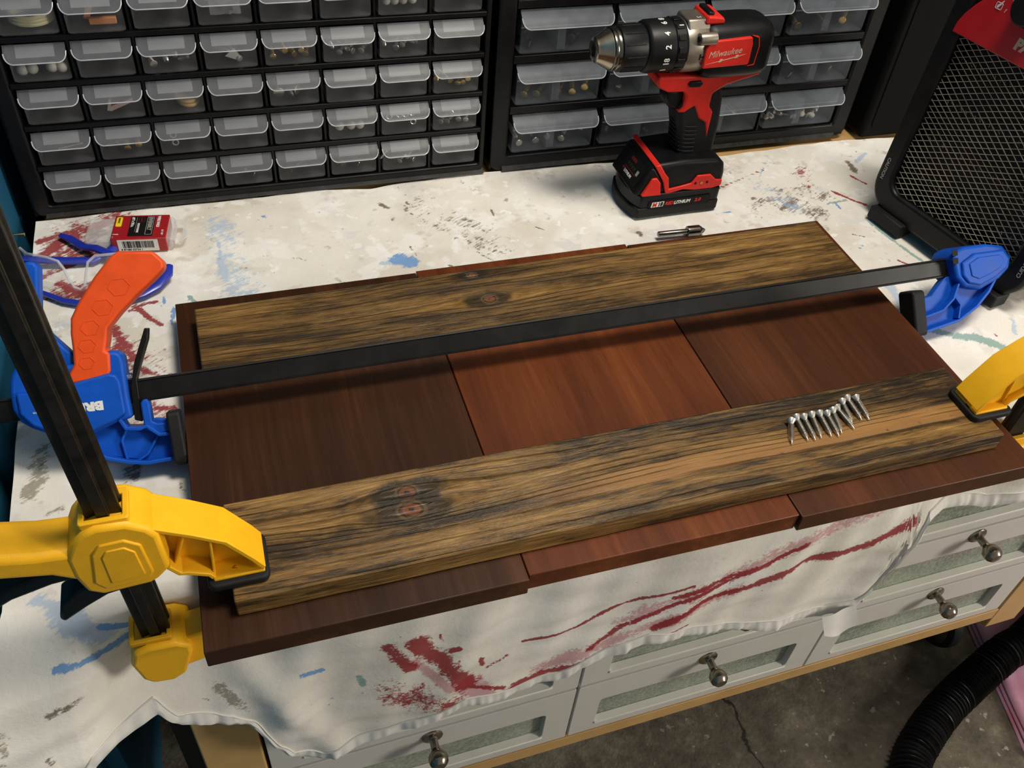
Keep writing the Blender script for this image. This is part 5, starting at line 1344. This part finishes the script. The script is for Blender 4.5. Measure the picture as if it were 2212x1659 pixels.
# ------------------------------------------------------------------ utility heater
HA = Vector((0.735, 0.75, 0)); HB = Vector((0.770, 0.575, 0))
hs_ = (HB - HA).normalized()
hb_ = Vector((0, 0, 1)).cross(hs_).normalized()          # points away from the face, into the heater
tilt = 0.06
hu_ = (Vector((0, 0, 1)) * math.cos(tilt) + hb_ * math.sin(tilt)).normalized()
hn_ = hs_.cross(hu_).normalized()                         # out of the face
HR = Matrix(((hs_[0], hu_[0], hn_[0]), (hs_[1], hu_[1], hn_[1]), (hs_[2], hu_[2], hn_[2])))
HT = thing('utility_heater', 'black box heater with wire grille and red control panel', 'heater', (HA.x + 0.010 * hb_.x, HA.y + 0.010 * hb_.y, 0.013), HR)
W0, W1, H1 = -0.0225, 0.2000, 0.345
outer = rrect(W0, W1, 0.0, H1, 0.034, 8); inner = rrect(W0 + 0.022, W1 - 0.026, 0.028, H1 - 0.022, 0.018, 8)
MB().ring(outer, inner, -0.022, 0.0).build('front_frame', 'black_plastic', HT, bevel=0.004, seg=3)
o_in = [(x, y) for x, y in inner]; i_in = rrect(W0 + 0.030, W1 - 0.028, 0.035, H1 - 0.024, 0.014, 8)
MB().prism(rrect(W0 + 0.004, W1 - 0.004, 0.006, H1 - 0.006, 0.030, 8), -0.140, -0.030).build('housing', 'black_plastic', HT, bevel=0.003)
MB().prism(rrect(W0 + 0.024, W1 - 0.022, 0.030, H1 - 0.02, 0.016, 8), -0.0300, -0.0285).build('reflector', 'black_rubber', HT)
# wire grille
gm = MB()
gx0, gx1, gy0, gy1 = W0 + 0.0225, W1 - 0.0255, 0.0285, 0.222
def clip_line(px, py, dx, dy):
    t0, t1 = -9, 9
    for p, d, lo, hi in ((px, dx, gx0, gx1), (py, dy, gy0, gy1)):
        a, b = (lo - p) / d, (hi - p) / d
        t0, t1 = max(t0, min(a, b)), min(t1, max(a, b))
    return t0, t1
for fam, (ddx, ddy, st) in enumerate(((0.892, 0.452, 0.0070), (0.865, -0.502, 0.0076))):
    for k in range(-60, 60):
        px, py = gx0, gy0 + k * st
        t0, t1 = clip_line(px, py, ddx, ddy)
        if t1 - t0 < 0.004: continue
        n = max(2, int((t1 - t0) / 0.006))
        pts = []
        for i in range(n + 1):
            tt = t0 + (t1 - t0) * i / n
            u_, v_ = px + ddx * tt, py + ddy * tt
            bul = -0.006 + 0.0016 * math.sin(v_ * 95 + u_ * 22)
            pts.append((u_, v_, bul))
        gm.tube(pts, 0.00048, 4, up=(0, 0, 1))
gr = gm.build('wire_grille', 'wire', HT)
gr['kind'] = 'stuff'
for k in range(4):
    y0 = 0.055 + 0.045 * k
    MB().tube([(gx0 + 0.004 + 0.17 * i / 150, y0 + 0.0032 * math.cos(i * 1.1), -0.019 + 0.0032 * math.sin(i * 1.1)) for i in range(150)], 0.0005, 4).build('heating_coil', 'dark_steel', HT)
# red control panel with a curved left shoulder
rpn = [(-0.0095, 0.2155), (gx1 + 0.004, 0.2155), (gx1 + 0.004, 0.3380), (0.0700, 0.3050), (0.0450, 0.2900), (0.0250, 0.2730), (0.0116, 0.2584), (0.0033, 0.2485), (-0.0041, 0.2366), (-0.0081, 0.2266)]
pnl = MB().prism(rpn, -0.012, 0.0015).build('control_panel', 'red_heater', HT, bevel=0.0015)
MB().prism(rrect(W0 + 0.012, 0.10, 0.2180, H1 - 0.012, 0.006), -0.016, -0.006).build('panel_backing', 'black_plastic', HT)
dc = (0.0660, 0.2690)
MB().lathe([(0.0001, 0.0), (0.0200, 0.0), (0.0195, 0.004), (0.0001, 0.004)], 40, Matrix.Translation((dc[0], dc[1], 0.0005)) @ Matrix.Rotation(math.radians(-90), 4, 'Y')).build('dial', 'black_plastic', HT)
MB().lathe([(0.0165, 0.003), (0.0160, 0.016), (0.0140, 0.018), (0.0001, 0.018)], 40, Matrix.Translation((dc[0], dc[1], 0.0005)) @ Matrix.Rotation(math.radians(-90), 4, 'Y')).build('dial_knob', 'black_plastic', HT)
arc = MB()
a0 = [(dc[0] + 0.0250 * math.cos(a), dc[1] + 0.0250 * math.sin(a)) for a in [math.radians(150 + 75 * i / 20) for i in range(21)]]
a1 = [(dc[0] + 0.0240 * math.cos(a), dc[1] + 0.0240 * math.sin(a)) for a in [math.radians(150 + 75 * i / 20) for i in range(21)]]
arc.prism(a0 + a1[::-1], 0.0010, 0.0019); arc.build('dial_scale', 'white_ink', pnl, smooth=False)
lettering('1', 0.0055, (0.0360, 0.2537, 0.0017), (1, 0, 0), (0, 1, 0), 'white_ink', pnl, shear=0.3)
MB().ring(rrect(0.0255, 0.0330, 0.2540, 0.2605, 0.001, 2), rrect(0.0260, 0.0325, 0.2545, 0.2600, 0.0008, 2), 0.0012, 0.0019).build('heat_icon', 'white_ink', pnl, smooth=False)
MB().prism([(x - 0.0152, y - 0.0253) for x, y in [(0.0425, 0.2805), (0.0440, 0.2805), (0.0465, 0.2845), (0.0480, 0.2885), (0.0470, 0.2885), (0.0445, 0.2850), (0.0425, 0.2830)]], 0.0012, 0.0019).build('heat_icon', 'white_ink', pnl, smooth=False)
lettering('PATTON', 0.0150, (0.0640, 0.2290, 0.0017), (1, 0, 0), (0, 1, 0), 'silver_ink', pnl, bold=0.0009, shear=0.1)
lettering('CAUTION', 0.0060, (W0 + 0.0065, 0.0620, 0.0002), (0, -1, 0), (1, 0, 0), 'grey_ink', HT, bold=0.0001)
lettering('CUIDADO', 0.0060, (W1 - 0.0085, 0.0320, 0.0002), (0, 1, 0), (-1, 0, 0), 'grey_ink', HT, bold=0.0001)
for x0, x1 in ((-0.006, 0.044), (0.150, 0.186)):
    MB().box(x0, x1, -0.0115, 0.004, -0.016, 0.0085).build('foot', 'black_rubber', HT, bevel=0.002)
MB().box(0.01, 0.17, -0.0110, 0.004, -0.130, -0.110).build('foot', 'black_rubber', HT, bevel=0.002)

# ------------------------------------------------------------------ vacuum hose and folded pink cloth on the floor
path = [(2.1, 0.95), (1.75, 0.80), (1.45, 0.62), (1.30, 0.53), (1.146, 0.468), (1.08, 0.453), (0.9575, 0.412), (0.873, 0.370), (0.83, 0.335), (0.800, 0.27), (0.79, 0.18), (0.80, 0.05)]
fine = []
for i in range(len(path) - 1):
    p0 = Vector(path[max(0, i - 1)]); p1 = Vector(path[i]); p2 = Vector(path[i + 1]); p3 = Vector(path[min(len(path) - 1, i + 2)])
    n = max(4, int((p2 - p1).length / 0.0016))
    for k in range(n):
        t = k / n
        q = 0.5 * ((2 * p1) + (-p0 + p2) * t + (2 * p0 - 5 * p1 + 4 * p2 - p3) * t * t + (-p0 + 3 * p1 - 3 * p2 + p3) * t ** 3)
        up_ = min(1.0, max(0.0, (q.x - 0.98) / 0.12)); fine.append((q.x, q.y, FZ + 0.032 + 0.022 * up_ * up_ * (3 - 2 * up_)))
ln_acc = 0; rad = []
for i in range(len(fine)):
    if i: ln_acc += (Vector(fine[i]) - Vector(fine[i - 1])).length
    rad.append(0.0268 + 0.0032 * math.sin(ln_acc / 0.0072 * 2 * math.pi))
hz = MB().tube(fine, rad, 20).build('vacuum_hose', 'black_plastic')
tag(hz, 'black corrugated vacuum hose lying on the concrete floor', 'hose')
def pink():
    g = G('pink_lilac_cloth')
    n = g.noise(g.co(), 9.0, 4.0)
    g.set(Base_Color=g.ramp(n, [(0.35, srgb(178, 112, 130)), (0.5, srgb(196, 150, 176)), (0.65, srgb(204, 170, 190))]), Roughness=0.9)
    g.bump(g.noise(g.co(), 500.0, 2.0), 0.3, 0.001)
    return g.m
M['pink'] = pink()
PT = thing('folded_cloth', 'pink and lilac folded cloth on the floor under the hose', 'cloth', (1.20, 0.40, FZ), -0.25)
for k in range(3):
    vs = []; fs = []
    nn_ = 26
    for i in range(nn_):
        for j in range(nn_):
            x = -0.13 + 0.004 * k + 0.36 * i / (nn_ - 1); y = -0.13 + 0.003 * k + 0.30 * j / (nn_ - 1)
            vs.append((x, y, 0.004 + 0.006 * k + 0.0022 * mnoise.noise(Vector((x * 14, y * 14, k)))))
    fs = [(i * nn_ + j, (i + 1) * nn_ + j, (i + 1) * nn_ + j + 1, i * nn_ + j + 1) for i in range(nn_ - 1) for j in range(nn_ - 1)]
    o = MB().add(vs, fs).build('layer', 'pink', PT)
    o.modifiers.new('wall', 'SOLIDIFY').thickness = 0.0045
